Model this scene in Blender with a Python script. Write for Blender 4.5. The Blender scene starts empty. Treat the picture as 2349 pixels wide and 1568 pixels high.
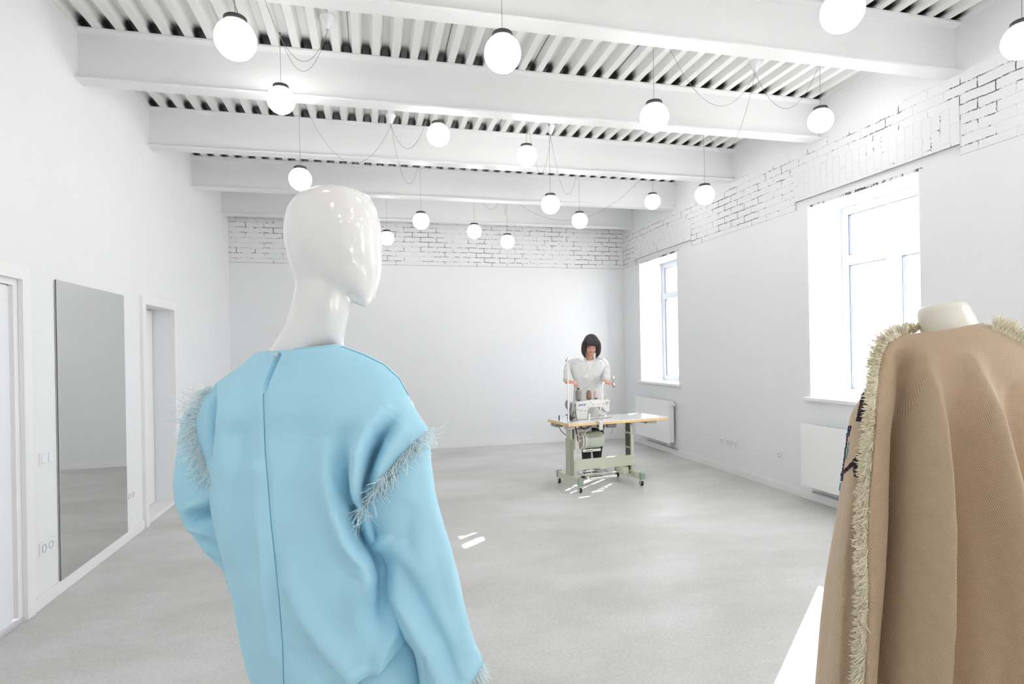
import bpy, bmesh, math, random
from math import sin, cos, pi, radians, sqrt, exp, atan2
from mathutils import Vector, Matrix, noise
from mathutils.bvhtree import BVHTree

SC = bpy.context.scene
COL = SC.collection
random.seed(7)

# ------------------------------------------------------------------ camera
FPX, YAW, ROLL, CX, CY, EYE = 1340.8, .2374, -.0177, 1174.5, 805.3, 1.56
CF = Vector((sin(YAW), cos(YAW), 0)); CR0 = Vector((cos(YAW), -sin(YAW), 0)); CU0 = Vector((0, 0, 1))
CR = CR0 * cos(ROLL) + CU0 * sin(ROLL); CU = CU0 * cos(ROLL) - CR0 * sin(ROLL)
CO = Vector((0, 0, EYE))
cam_d = bpy.data.cameras.new('camera'); cam = bpy.data.objects.new('camera', cam_d); COL.objects.link(cam)
cam_d.sensor_width = 36; cam_d.lens = FPX / 2349 * 36
cam_d.shift_y = (CY - 784) / 2349
cam_d.clip_start = .05; cam_d.clip_end = 200
cam.matrix_world = Matrix(((CR.x, CU.x, -CF.x, CO.x), (CR.y, CU.y, -CF.y, CO.y), (CR.z, CU.z, -CF.z, CO.z), (0, 0, 0, 1)))
SC.camera = cam

# ------------------------------------------------------------------ light
SC.view_settings.view_transform = 'Standard'; SC.view_settings.look = 'None'
SC.view_settings.gamma = 1; SC.view_settings.use_curve_mapping = False
SC.view_settings.exposure = 1.38
SC.cycles.max_bounces = 10; SC.cycles.diffuse_bounces = 6; SC.cycles.glossy_bounces = 4
SC.cycles.transparent_max_bounces = 12; SC.cycles.sample_clamp_indirect = 8
SC.cycles.use_denoising = True
SKY = 5.6
W = bpy.data.worlds.new('sky'); SC.world = W; W.use_nodes = True
bg = W.node_tree.nodes['Background']; bg.inputs[0].default_value = (.965, .975, 1, 1); bg.inputs[1].default_value = SKY
SUN_EL, SUN_AZ = math.atan(.532), (.754, .657)          # towards the sun: azimuth vector
sd = bpy.data.lights.new('sun', 'SUN'); sd.energy = 26; sd.angle = radians(.25); sd.color = (1, .97, .92)
so = bpy.data.objects.new('sun', sd); COL.objects.link(so)
sv = Vector((SUN_AZ[0], SUN_AZ[1], .532)).normalized()
so.rotation_euler = sv.to_track_quat('Z', 'Y').to_euler(); so.location = (12, 16, 9)

XL, XR, YB, YF = -2.045, 4.325, 9.511, -6.2
ZT = 3.97                                  # underside of the deck
ZB = 2.967                                 # top of the smooth plaster
WINS = [(7.65, 8.86), (3.81, 5.045), (-.03, 1.19), (-3.87, -2.65)]  # last two windows are unseen, added for light on the clothes
WZ0, WZ1, WD = 1.04, 2.967, .52
def portal(y0, y1):
    d = bpy.data.lights.new('window_portal', 'AREA'); d.shape = 'RECTANGLE'; d.size = y1 - y0; d.size_y = WZ1 - WZ0; d.cycles.is_portal = True
    o = bpy.data.objects.new('window_portal', d); COL.objects.link(o)
    o.location = (XR + WD + .02, (y0 + y1) / 2, (WZ0 + WZ1) / 2); o.rotation_euler = Vector((1, 0, 0)).to_track_quat('Z', 'Y').to_euler()
    o.rotation_euler = Matrix(((0, 0, 1), (1, 0, 0), (0, 1, 0))).to_euler()
for w in WINS: portal(*w)

# ------------------------------------------------------------------ pixel helpers (authoring aid: where things stand)
def at(u, v, d): return CO + (CF + CR * ((u - CX) / FPX) - CU * ((v - CY) / FPX)) * d
def bp(u, v, ax, val):
    d = CF + CR * ((u - CX) / FPX) - CU * ((v - CY) / FPX)
    return CO + d * ((val - CO[ax]) / d[ax])
def pj(p):
    q = p - CO; d = q.dot(CF); return CX + FPX * q.dot(CR) / d, CY - FPX * q.dot(CU) / d

# ------------------------------------------------------------------ materials
def nodes(m): m.use_nodes = True; return m.node_tree.nodes, m.node_tree.links
def mat(name, col, rough=.5, metal=0, bump=0, scale=20, var=0, spec=.5, sheen=0, emit=0, coat=0, detail=4, coord='Object'):
    m = bpy.data.materials.new(name); N, L = nodes(m); b = N['Principled BSDF']
    b.inputs['Base Color'].default_value = (*col, 1); b.inputs['Roughness'].default_value = rough
    b.inputs['Metallic'].default_value = metal; b.inputs['Specular IOR Level'].default_value = spec
    if sheen: b.inputs['Sheen Weight'].default_value = sheen
    if coat: b.inputs['Coat Weight'].default_value = coat; b.inputs['Coat Roughness'].default_value = .03
    if emit: b.inputs['Emission Color'].default_value = (*col, 1); b.inputs['Emission Strength'].default_value = emit
    tc = N.new('ShaderNodeTexCoord'); nz = N.new('ShaderNodeTexNoise'); nz.inputs['Scale'].default_value = scale; nz.inputs['Detail'].default_value = detail
    L.new(tc.outputs[coord], nz.inputs['Vector'])
    if bump:
        bn = N.new('ShaderNodeBump'); bn.inputs['Strength'].default_value = bump; bn.inputs['Distance'].default_value = .01
        L.new(nz.outputs[0], bn.inputs['Height']); L.new(bn.outputs[0], b.inputs['Normal'])
    if var:
        mx = N.new('ShaderNodeMix'); mx.data_type = 'RGBA'; mx.inputs[6].default_value = (*[c * (1 - var) for c in col], 1); mx.inputs[7].default_value = (*[min(1, c * (1 + var)) for c in col], 1)
        L.new(nz.outputs[0], mx.inputs[0]); L.new(mx.outputs[2], b.inputs['Base Color'])
    return m
def math_n(N, L, op, a, b=None, c=None):
    n = N.new('ShaderNodeMath'); n.operation = op
    for i, x in enumerate((a, b, c)):
        if x is None: continue
        if isinstance(x, (int, float)): n.inputs[i].default_value = x
        else: L.new(x, n.inputs[i])
    return n.outputs[0]
def ramp(N, L, x, a, b, lo=0., hi=1.):
    n = N.new('ShaderNodeMapRange'); n.inputs[1].default_value = a; n.inputs[2].default_value = b; n.inputs[3].default_value = lo; n.inputs[4].default_value = hi
    n.interpolation_type = 'SMOOTHSTEP'; L.new(x, n.inputs[0]); return n.outputs[0]
def mixc(N, L, f, a, b):
    n = N.new('ShaderNodeMix'); n.data_type = 'RGBA'
    L.new(f, n.inputs[0])
    for i, x in ((6, a), (7, b)):
        if isinstance(x, tuple): n.inputs[i].default_value = (*x, 1)
        else: L.new(x, n.inputs[i])
    return n.outputs[2]

WHITE = (.795, .80, .812)
M_wall = mat('white_plaster', WHITE, .75, bump=.05, scale=9, var=.012)
M_trim = mat('white_trim', (.82, .82, .825), .35, bump=.01)
M_beam = mat('white_painted_steel', (.79, .795, .80), .32, bump=.04, scale=6, var=.01)
M_upvc = mat('white_window_plastic', (.60, .64, .70), .25)
M_gasket = mat('grey_gasket', (.16, .18, .26), .5)
M_plastic = mat('white_switch_plastic', (.84, .84, .86), .3)
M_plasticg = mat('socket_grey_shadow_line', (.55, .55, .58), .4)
M_dark = mat('charcoal_metal', (.035, .033, .032), .45)
M_black = mat('black_rubber', (.02, .02, .022), .5)
M_chrome = mat('chrome', (.75, .77, .78), .12, metal=1)
M_steel = mat('brushed_steel', (.5, .51, .5), .35, metal=.8)
M_cable = mat('grey_cable', (.22, .22, .21), .6)
M_mirror = mat('mirror_glass', (.74, .75, .74), .01, metal=1)
M_mirside = mat('pale_mirror_edge', (.52, .54, .5), .5)
M_globe = mat('opal_glass_lit', (1, .985, .965), .25, emit=5.8)
M_rad = mat('white_enamel', (.87, .88, .88), .3)

# floor: grey-beige microcement with trowel streaks
M_floor = bpy.data.materials.new('grey_microcement'); N, L = nodes(M_floor); b = N['Principled BSDF']
tc = N.new('ShaderNodeTexCoord'); mp = N.new('ShaderNodeMapping'); mp.inputs['Scale'].default_value = (.6, 1.1, 1); mp.inputs['Rotation'].default_value = (0, 0, .25)
L.new(tc.outputs['Object'], mp.inputs[0])
n1 = N.new('ShaderNodeTexNoise'); n1.inputs['Scale'].default_value = 1.1; n1.inputs['Detail'].default_value = 9; n1.inputs['Roughness'].default_value = .62; L.new(mp.outputs[0], n1.inputs['Vector'])
n2 = N.new('ShaderNodeTexNoise'); n2.inputs['Scale'].default_value = 55; n2.inputs['Detail'].default_value = 6; L.new(tc.outputs['Object'], n2.inputs['Vector'])
f = ramp(N, L, n1.outputs[0], .25, .8)
c = mixc(N, L, f, (.50, .495, .475), (.65, .655, .655))
sp = ramp(N, L, n2.outputs[0], .3, .7, .93, 1.05)
mul = N.new('ShaderNodeVectorMath'); mul.operation = 'SCALE'; L.new(c, mul.inputs[0]); L.new(sp, mul.inputs['Scale'])
L.new(mul.outputs[0], b.inputs['Base Color']); L.new(ramp(N, L, n1.outputs[0], .3, .7, .5, .36), b.inputs['Roughness'])
bn = N.new('ShaderNodeBump'); bn.inputs['Strength'].default_value = .08; bn.inputs['Distance'].default_value = .01; L.new(n2.outputs[0], bn.inputs['Height']); L.new(bn.outputs[0], b.inputs['Normal'])

# white painted brick: crumbly open joints in patches. axes = (across, up)
def brick_mat(name, across, up=2, z0=0., z1=99., amount=.5, seed=0., vertical=False):
    m = bpy.data.materials.new(name); N, L = nodes(m); b = N['Principled BSDF']; b.inputs['Roughness'].default_value = .7
    tc = N.new('ShaderNodeTexCoord'); sx = N.new('ShaderNodeSeparateXYZ'); L.new(tc.outputs['Object'], sx.inputs[0])
    cx = N.new('ShaderNodeCombineXYZ')
    L.new(sx.outputs[across], cx.inputs[1 if vertical else 0]); L.new(math_n(N, L, 'SUBTRACT', sx.outputs[up], ZB), cx.inputs[0 if vertical else 1])
    wob = N.new('ShaderNodeTexNoise'); wob.inputs['Scale'].default_value = 9; wob.inputs['Detail'].default_value = 8; wob.inputs['Roughness'].default_value = .62; L.new(tc.outputs['Object'], wob.inputs['Vector'])
    add = N.new('ShaderNodeVectorMath'); add.operation = 'MULTIPLY_ADD'; L.new(wob.outputs['Color'], add.inputs[0]); add.inputs[1].default_value = (.034, .030, 0)
    off = N.new('ShaderNodeVectorMath'); off.operation = 'ADD'; L.new(cx.outputs[0], off.inputs[0]); off.inputs[1].default_value = (seed, -.011 if not vertical else 0, 0)
    L.new(off.outputs[0], add.inputs[2])
    bt = N.new('ShaderNodeTexBrick'); L.new(add.outputs[0], bt.inputs['Vector'])
    bt.inputs['Scale'].default_value = 1; bt.inputs['Brick Width'].default_value = .262; bt.inputs['Row Height'].default_value = .0775; bt.inputs['Mortar Size'].default_value = .0052; bt.inputs['Mortar Smooth'].default_value = .5
    bt.inputs['Color1'].default_value = (0, 0, 0, 1); bt.inputs['Color2'].default_value = (0, 0, 0, 1); bt.inputs['Mortar'].default_value = (1, 1, 1, 1)
    pn = N.new('ShaderNodeTexNoise'); pn.inputs['Scale'].default_value = 9.; pn.inputs['Detail'].default_value = 4; pn.inputs['Roughness'].default_value = .7; L.new(off.outputs[0], pn.inputs['Vector'])
    big = N.new('ShaderNodeTexNoise'); big.inputs['Scale'].default_value = 1.7; big.inputs['Detail'].default_value = 3; L.new(off.outputs[0], big.inputs['Vector'])
    fine = N.new('ShaderNodeTexNoise'); fine.inputs['Scale'].default_value = 60; fine.inputs['Detail'].default_value = 4; L.new(tc.outputs['Object'], fine.inputs['Vector'])
    s = math_n(N, L, 'ADD', math_n(N, L, 'MULTIPLY', pn.outputs[0], .55), math_n(N, L, 'MULTIPLY', big.outputs[0], .5))
    s = math_n(N, L, 'ADD', s, math_n(N, L, 'MULTIPLY', fine.outputs[0], .26))
    th = .715 - .16 * amount
    crack = math_n(N, L, 'MULTIPLY', bt.outputs['Fac'], ramp(N, L, s, th, th + .06))
    # brick field fades into smooth plaster above a ragged line
    edge = math_n(N, L, 'SUBTRACT', math_n(N, L, 'ADD', sx.outputs[up], math_n(N, L, 'MULTIPLY', big.outputs[0], .5)), z1)
    inside = ramp(N, L, edge, .0, .05, 1, 0)
    crack = math_n(N, L, 'MULTIPLY', crack, inside)
    pits = math_n(N, L, 'MULTIPLY', ramp(N, L, fine.outputs[0], .70, .74), math_n(N, L, 'MULTIPLY', ramp(N, L, pn.outputs[0], .55, .65), inside))
    low = math_n(N, L, 'MULTIPLY', ramp(N, L, sx.outputs[up], ZB + .008, ZB + .013, 1, 0), ramp(N, L, s, .50, .60)) if not vertical and up == 2 else 0
    pits = math_n(N, L, 'MAXIMUM', pits, low)
    dk = math_n(N, L, 'MINIMUM', math_n(N, L, 'ADD', crack, math_n(N, L, 'MULTIPLY', pits, .5)), 1)
    L.new(mixc(N, L, dk, WHITE, (.10, .10, .10)), b.inputs['Base Color'])
    h = math_n(N, L, 'ADD', math_n(N, L, 'MULTIPLY', math_n(N, L, 'MULTIPLY', bt.outputs['Fac'], inside), -.55), math_n(N, L, 'MULTIPLY', wob.outputs[0], .5))
    h = math_n(N, L, 'ADD', h, math_n(N, L, 'MULTIPLY', fine.outputs[0], .12))
    bn = N.new('ShaderNodeBump'); bn.inputs['Strength'].default_value = .55; bn.inputs['Distance'].default_value = .014; L.new(h, bn.inputs['Height']); L.new(bn.outputs[0], b.inputs['Normal'])
    return m
M_brickb = brick_mat('white_painted_brick_back', 0, z1=9, amount=.55, seed=3.1)
M_brickr = brick_mat('white_painted_brick_right', 1, z1=3.78, amount=.5, seed=.7)
M_soldier = brick_mat('white_painted_soldier_brick', 1, z1=9, amount=-.12, seed=1.3, vertical=True)
M_wsoffit = brick_mat('white_brick_soffit', 1, up=0, z1=99, amount=.6, seed=5.2)

# ribbed deck: white paint, with the rib shade over the beams put into the colour
BEAMY = [-4.96, -3.56, -2.16, -.76, .64, 2.04, 3.447, 4.838, 6.248, 7.673, 9.063]
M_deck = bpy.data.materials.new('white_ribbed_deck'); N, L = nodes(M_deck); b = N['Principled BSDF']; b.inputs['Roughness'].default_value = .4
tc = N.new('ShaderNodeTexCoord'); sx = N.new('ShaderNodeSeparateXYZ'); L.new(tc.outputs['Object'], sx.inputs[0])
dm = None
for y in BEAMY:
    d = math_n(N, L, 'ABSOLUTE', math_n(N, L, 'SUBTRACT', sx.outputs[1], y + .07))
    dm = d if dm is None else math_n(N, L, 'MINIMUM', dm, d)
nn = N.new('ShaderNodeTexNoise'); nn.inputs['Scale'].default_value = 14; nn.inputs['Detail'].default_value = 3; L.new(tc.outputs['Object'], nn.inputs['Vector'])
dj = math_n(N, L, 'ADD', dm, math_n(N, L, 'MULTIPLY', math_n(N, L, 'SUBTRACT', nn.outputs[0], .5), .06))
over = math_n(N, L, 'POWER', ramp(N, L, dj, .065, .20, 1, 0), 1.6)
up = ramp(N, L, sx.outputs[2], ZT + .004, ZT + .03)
bare = math_n(N, L, 'MULTIPLY', over, up)  # painted shade in the ribs above the beams, not bare steel
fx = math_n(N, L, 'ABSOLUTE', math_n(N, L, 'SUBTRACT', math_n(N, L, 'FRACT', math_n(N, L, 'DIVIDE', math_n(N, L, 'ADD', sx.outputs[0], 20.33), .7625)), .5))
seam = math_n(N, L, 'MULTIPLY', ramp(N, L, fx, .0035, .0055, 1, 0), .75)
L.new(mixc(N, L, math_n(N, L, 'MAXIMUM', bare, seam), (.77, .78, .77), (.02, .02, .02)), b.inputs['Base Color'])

# clear window glass
M_glass = bpy.data.materials.new('clear_glass'); N, L = nodes(M_glass); N.remove(N['Principled BSDF'])
tr = N.new('ShaderNodeBsdfTransparent'); tr.inputs[0].default_value = (.97, .97, .97, 1); gl = N.new('ShaderNodeBsdfGlossy'); gl.inputs['Roughness'].default_value = .01
mx = N.new('ShaderNodeMixShader'); mx.inputs[0].default_value = .05; L.new(tr.outputs[0], mx.inputs[1]); L.new(gl.outputs[0], mx.inputs[2]); L.new(mx.outputs[0], N['Material Output'].inputs[0])

# ------------------------------------------------------------------ mesh builder
class MB:
    def __init__(s): s.b = bmesh.new()
    def box(s, x0, y0, z0, x1, y1, z1, bev=0, seg=2, mtx=None):
        r = bmesh.ops.create_cube(s.b, size=1); vs = r['verts']
        for v in vs: v.co = Vector(((x0 + x1) / 2 + v.co.x * (x1 - x0), (y0 + y1) / 2 + v.co.y * (y1 - y0), (z0 + z1) / 2 + v.co.z * (z1 - z0)))
        if mtx: bmesh.ops.transform(s.b, matrix=mtx, verts=vs)
        if bev:
            es = list({e for v in vs for e in v.link_edges}); bmesh.ops.bevel(s.b, geom=es, offset=bev, segments=seg, affect='EDGES', profile=.5)
        return s
    def prism(s, pts, ax, a, b, bev=0):
        # pts are 2-D in the two other axes, extruded along axis ax from a to b
        def P(p, t):
            q = [0, 0, 0]; o = [i for i in range(3) if i != ax]; q[o[0]], q[o[1]] = p; q[ax] = t; return Vector(q)
        A = [s.b.verts.new(P(p, a)) for p in pts]; B = [s.b.verts.new(P(p, b)) for p in pts]; n = len(pts)
        fs = [s.b.faces.new(A), s.b.faces.new(B[::-1])]
        for i in range(n): fs.append(s.b.faces.new((A[i], B[i], B[(i + 1) % n], A[(i + 1) % n])))
        if bev:
            es = list({e for v in A + B for e in v.link_edges}); bmesh.ops.bevel(s.b, geom=es, offset=bev, segments=2, affect='EDGES', profile=.5)
        return s
    def rings(s, R, cap0=True, cap1=True, closed=True):
        V = [[s.b.verts.new(p) for p in r] for r in R]; n = len(V[0])
        for a, c in zip(V, V[1:]):
            for i in range(n if closed else n - 1):
                j = (i + 1) % n; s.b.faces.new((a[i], a[j], c[j], c[i]))
        if cap0 and closed: s.b.faces.new(V[0][::-1])
        if cap1 and closed: s.b.faces.new(V[-1])
        return V
    def cyl(s, p0, p1, r0, r1=None, seg=16, cap=True):
        p0, p1 = Vector(p0), Vector(p1); r1 = r0 if r1 is None else r1
        q = (p1 - p0).to_track_quat('Z', 'Y'); x = q @ Vector((1, 0, 0)); y = q @ Vector((0, 1, 0))
        s.rings([[p + (x * cos(2 * pi * i / seg) + y * sin(2 * pi * i / seg)) * r for i in range(seg)] for p, r in ((p0, r0), (p1, r1))], cap, cap); return s
    def tube(s, P, r, seg=8, cap=True):
        P = [Vector(p) for p in P]; R = r if isinstance(r, (list, tuple)) else [r] * len(P)
        t = [(P[min(i + 1, len(P) - 1)] - P[max(i - 1, 0)]).normalized() for i in range(len(P))]
        up = Vector((0, 0, 1)) if abs(t[0].z) < .9 else Vector((1, 0, 0)); x = t[0].cross(up).normalized(); rr = []
        for p, tt, r_ in zip(P, t, R):
            x = (x - tt * x.dot(tt)).normalized(); y = tt.cross(x)
            rr.append([p + (x * cos(2 * pi * i / seg) + y * sin(2 * pi * i / seg)) * r_ for i in range(seg)])
        s.rings(rr, cap, cap); return s
    def lathe(s, prof, c=(0, 0, 0), d=(0, 0, 1), seg=32, cap=False):
        c = Vector(c); q = Vector(d).to_track_quat('Z', 'Y'); x = q @ Vector((1, 0, 0)); y = q @ Vector((0, 1, 0)); z = q @ Vector((0, 0, 1))
        s.rings([[c + z * h + (x * cos(2 * pi * i / seg) + y * sin(2 * pi * i / seg)) * max(r, 1e-4) for i in range(seg)] for r, h in prof], cap, cap); return s
    def sphere(s, c, r, su=24, sv=14, sc=(1, 1, 1)):
        bmesh.ops.create_uvsphere(s.b, u_segments=su, v_segments=sv, radius=1, matrix=Matrix.Translation(Vector(c)) @ Matrix.Diagonal((r * sc[0], r * sc[1], r * sc[2], 1))); return s
    def out(s, name, m, parent=None, smooth=False, world=False, auto=None):
        me = bpy.data.meshes.new(name); bmesh.ops.recalc_face_normals(s.b, faces=s.b.faces)
        if smooth:
            for f_ in s.b.faces: f_.smooth = True
        s.b.to_mesh(me); s.b.free(); me.materials.append(m)
        o = bpy.data.objects.new(name, me); COL.objects.link(o)
        if parent is not None:
            o.parent = parent
            if world:
                me.transform(Matrix.Translation(-parent.location))
        if auto is not None: me.set_sharp_from_angle(angle=radians(auto))
        return o
def tag(o, label, cat, group=None, kind=None):
    o['label'] = label; o['category'] = cat
    if group: o['group'] = group
    if kind: o['kind'] = kind
    return o
def thing(name, label, cat, loc=(0, 0, 0), rotz=0, group=None):
    o = bpy.data.objects.new(name, None); COL.objects.link(o); o.location = loc; o.rotation_euler = (0, 0, rotz); o.empty_display_size = .1
    return tag(o, label, cat, group)
def struct(name, mb, m, smooth=False, label=None):
    o = mb.out(name, m, None, smooth); o['kind'] = 'structure'
    if label: o['label'] = label
    return o
def spart(name, mb, m, parent, smooth=False): return mb.out(name, m, parent, smooth)

# ================================================================== the room
T = .3
struct('floor', MB().box(XL - T, YF - T, -.15, XR + WD, YB + T, 0), M_floor)

# left wall with two door openings
D1 = (3.11, 4.10, 2.045); D2 = (6.06, 6.865, 2.06)
def wall_with_holes(x0, x1, y0, y1, z0, z1, holes):
    mb = MB(); ys = sorted({y0, y1} | {h[0] for h in holes} | {h[1] for h in holes})
    for a, b_ in zip(ys, ys[1:]):
        h = [h for h in holes if h[0] <= a and h[1] >= b_]
        if not h: mb.box(x0, a, z0, x1, b_, z1)
        else:
            if h[0][2] > z0: mb.box(x0, a, z0, x1, b_, h[0][2])
            if h[0][3] < z1: mb.box(x0, a, h[0][3], x1, b_, z1)
    bmesh.ops.remove_doubles(mb.b, verts=mb.b.verts, dist=1e-5)
    return mb
struct('wall_left', wall_with_holes(XL - T, XL, YF, YB, 0, 4.1, [(D1[0], D1[1], 0, D1[2]), (D2[0], D2[1], 0, D2[2])]), M_wall)
struct('wall_front', MB().box(XL - T, YF - T, 0, XR + WD, YF, 4.1), M_wall)
# right wall: plastered up to ZB, bare painted brick set back above
struct('wall_right', wall_with_holes(XR, XR + WD, YF, YB + .02, 0, ZB, [(a, b_, WZ0, WZ1 + 1) for a, b_ in WINS]), M_wall)
LINT = ((7.28, 9.04), (3.478, 5.245), (-.36, 1.5), (-4.2, -2.32))
struct('wall_right', wall_with_holes(XR + .018, XR + WD, YF, YB + .02, ZB, 4.1, [(a, b_, ZB, ZB + .095) for a, b_ in LINT]), M_brickr)
# back wall
struct('wall_back', MB().box(XL - T, YB, 0, XR + WD, YB + T, ZB), M_wall)
struct('wall_back', MB().box(XL - T, YB + .018, ZB, XR + WD, YB + T, 4.1), M_brickb)
# lintels over the windows and the soldier course above them
for i, (a, b_) in enumerate(LINT):
    struct('trim_%d' % (i + 1), MB().box(XR + .045, a, ZB + .001, XR + .30, b_, ZB + .095), M_wall)
    struct('trim_%d' % (i + 5), MB().box(XR + .010, a - .0, ZB + .095, XR + .03, b_, ZB + .39), M_soldier)
    y0, y1 = WINS[i]
    struct('trim_%d' % (i + 9), MB().box(XR + .03, y0 + .001, WZ1 - .003, XR + WD, y1 - .001, WZ1 + .02), M_wsoffit)

# baseboards
bb = .082
def bbl(y0, y1): return MB().box(XL, y0, 0, XL + .016, y1, bb, .003)
for a, b_ in ((YF, D1[0] - .09), (D1[1] + .085, D2[0] - .08), (D2[1] + .08, YB)): struct('baseboard_left', bbl(a, b_), M_trim)
struct('baseboard_right', MB().box(XR - .016, YF, 0, XR, YB, bb, .003), M_trim)
struct('baseboard_back', MB().box(XL, YB - .016, 0, XR, YB, bb, .003), M_trim)
struct('baseboard_front', MB().box(XL, YF, 0, XR, YF + .016, bb, .003), M_trim)

# ribbed metal deck
P = .1525; x0 = -2.024 - P * 2; prof = []
k = 0
while x0 + k * P < XR + .35:
    x = x0 + k * P; prof += [(x, ZT), (x + .024, ZT + .062), (x + .072, ZT + .062), (x + .096, ZT)]; k += 1
mb = MB(); ys = [YF - .1, YB + .1]
V = [[mb.b.verts.new((x, y, z)) for x, z in prof] for y in ys]
U = [[mb.b.verts.new((x, y, z + .012)) for x, z in prof] for y in ys]
n = len(prof)
for i in range(n - 1):
    mb.b.faces.new((V[0][i], V[0][i + 1], V[1][i + 1], V[1][i])); mb.b.faces.new((U[0][i], U[1][i], U[1][i + 1], U[0][i + 1]))
for r in (0, 1):
    for i in range(n - 1): mb.b.faces.new((V[r][i], V[r][i + 1], U[r][i + 1], U[r][i]))
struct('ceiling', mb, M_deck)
struct('ceiling', MB().box(XL - T, YF - T, ZT + .09, XR + WD, YB + T, ZT + .3), M_dark)

# I-beams
names = ['nearest the camera, behind it', 'second behind the camera', 'third, above the camera', 'just above the top of the view']
blabel = {3.447: 'white painted steel I-beam crossing the top of the view, nearest the camera',
          4.838: 'white painted steel I-beam, second from the camera, above the two hanging cords at left',
          6.248: 'white painted steel I-beam, third from the camera, in the middle of the ceiling',
          7.673: 'white painted steel I-beam, fourth from the camera, one bay before the brick wall',
          9.063: 'white painted steel I-beam, farthest, just in front of the back brick band'}
for y in BEAMY:
    fw = .14; z0, z1 = 3.588, ZT - .001; yc = y + fw / 2; tf = .016; tw = .012
    pts = [(y, z0), (y + fw, z0), (y + fw, z0 + tf), (yc + tw, z0 + tf + .012), (yc + tw, z1 - tf - .012), (y + fw, z1 - tf), (y + fw, z1), (y, z1), (y, z1 - tf), (yc - tw, z1 - tf - .012), (yc - tw, z0 + tf + .012), (y, z0 + tf)]
    o = MB().prism(pts, 0, XL - .03, XR + .03, .002).out('steel_beam', M_beam)
    tag(o, blabel.get(y, 'white painted steel I-beam across the room behind the camera'), 'beam', 'steel beams across the ceiling')

# ---- windows
WX = XR + .40                     # inner face of the frame
def window(i, y0, y1):
    t = bpy.data.objects.new('window_%d' % i, None); COL.objects.link(t); t['kind'] = 'structure'; t.location = (WX, (y0 + y1) / 2, WZ0)
    fr = MB(); x0, x1 = WX, WX + .07; fw = .085
    def bx(a, c, z_0, z_1, dx=0, d2=0): fr.box(x0 + dx, a, z_0, x1 + d2, c, z_1, .006)
    za, zb = WZ0 - .004, WZ1 - .0
    bx(y0 + .001, y0 + fw, za, zb); bx(y1 - fw, y1 - .001, za, zb); bx(y0 + fw - .004, y1 - fw + .004, za, za + .085, .001); bx(y0 + fw - .004, y1 - fw + .004, zb - fw, zb - .001, .001)
    tz = 2.37; bx(y0 + .02, y1 - .02, tz, tz + .10, -.008)                                    # transom
    ym = y0 + (y1 - y0) * .5; bx(ym - .075, ym + .075, za, tz + .02, -.012)        # mullion of the two casements
    fr.out('window_frame', M_upvc, t, world=True)
    pane = []
    for (a, c, z_0, z_1) in ((y0 + fw, y1 - fw, tz + .10, zb - fw), (y0 + fw, ym - .075, za + .085, tz), (ym + .075, y1 - fw, za + .085, tz)):
        g = MB()
        for q in ((a, c, z_0, z_0 + .007), (a, c, z_1 - .007, z_1), (a, a + .007, z_0, z_1), (c - .007, c, z_0, z_1), (c - .03, c - .026, z_0, z_1)): g.box(x0 + .012, q[0], q[2], x0 + .035, q[1], q[3])
        g.out('gasket', M_gasket, t, world=True)
        pane.append(MB().box(x0 + .03, a, z_0, x0 + .034, c, z_1).out('window_pane', M_glass, t, world=True))
    # casement handle
    hd = MB().box(x0 - .03, ym - .012, 1.62, x0 - .012, ym + .012, 1.69, .004).box(x0 - .055, ym - .01, 1.56, x0 - .035, ym + .01, 1.67, .006).cyl((x0 - .012, ym, 1.665), (x0 - .05, ym, 1.665), .009)
    hd.out('handle', M_upvc, t, world=True)
    # sill board with rounded nose and a short overhang at each end
    MB().prism([(XR - .045, y0 - .06), (XR - .001, y0 - .06), (XR - .001, y0 + .001), (WX + .02, y0 + .001), (WX + .02, y1 - .001), (XR - .001, y1 - .001), (XR - .001, y1 + .06), (XR - .045, y1 + .06)], 2, WZ0 - .032, WZ0 + .003, .005).out('window_sill', M_trim, t, world=True)
    # outer sill
    MB().box(WX + .07, y0, WZ0 - .01, XR + WD + .05, y1, WZ0 + .012).out('outer_sill', M_trim, t, world=True)
for i, (a, b_) in enumerate(WINS): window(i + 1, a, b_)

# ---- doors
def casing(mb, y0, y1, z1, w=.085, d=.022):
    mb.prism([(y0 - w, 0), (y0, 0), (y0, z1), (y1, z1), (y1, 0), (y1 + w, 0), (y1 + w, z1 + w), (y0 - w, z1 + w)], 0, XL - .002, XL + d, .002)
t = bpy.data.objects.new('door_1', None); COL.objects.link(t); t['kind'] = 'structure'; t.location = (XL, 3.6, 0)
t['label'] = 'white flush door at the far left edge, near the light switch'
mb = MB(); casing(mb, D1[0], D1[1], D1[2]); mb.out('door_frame', M_trim, t, world=True)
mb = MB().prism([(D1[0] + .001, 0), (D1[0] + .07, 0), (D1[0] + .07, D1[2] - .04), (D1[1] - .045, D1[2] - .04), (D1[1] - .045, 0), (D1[1] - .001, 0), (D1[1] - .001, D1[2] - .001), (D1[0] + .001, D1[2] - .001)], 0, XL - .12, XL - .006); mb.out('door_jamb', M_trim, t, world=True)
MB().box(XL - .055, D1[0] + .075, .03, XL - .015, D1[1] - .09, 2.0, .002).out('door_leaf', mat('cool_white_door', (.80, .81, .84), .35), t, world=True)
MB().box(XL - .05, D1[1] - .089, .03, XL - .03, D1[1] - .045, 2.005).box(XL - .05, D1[0] + .07, 2.001, XL - .03, D1[1] - .045, 2.005).out('door_gasket', M_trim, t, world=True)
MB().box(XL - .1, D1[0], 0, XL + .004, D1[1], .022, .002).out('threshold', M_plasticg, t, world=True)
MB().cyl((XL - .015, 3.27, 1.0), (XL + .045, 3.27, 1.0), .009).box(XL + .03, 3.26, .99, XL + .048, 3.39, 1.01, .004).out('handle', M_chrome, t, world=True)
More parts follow.
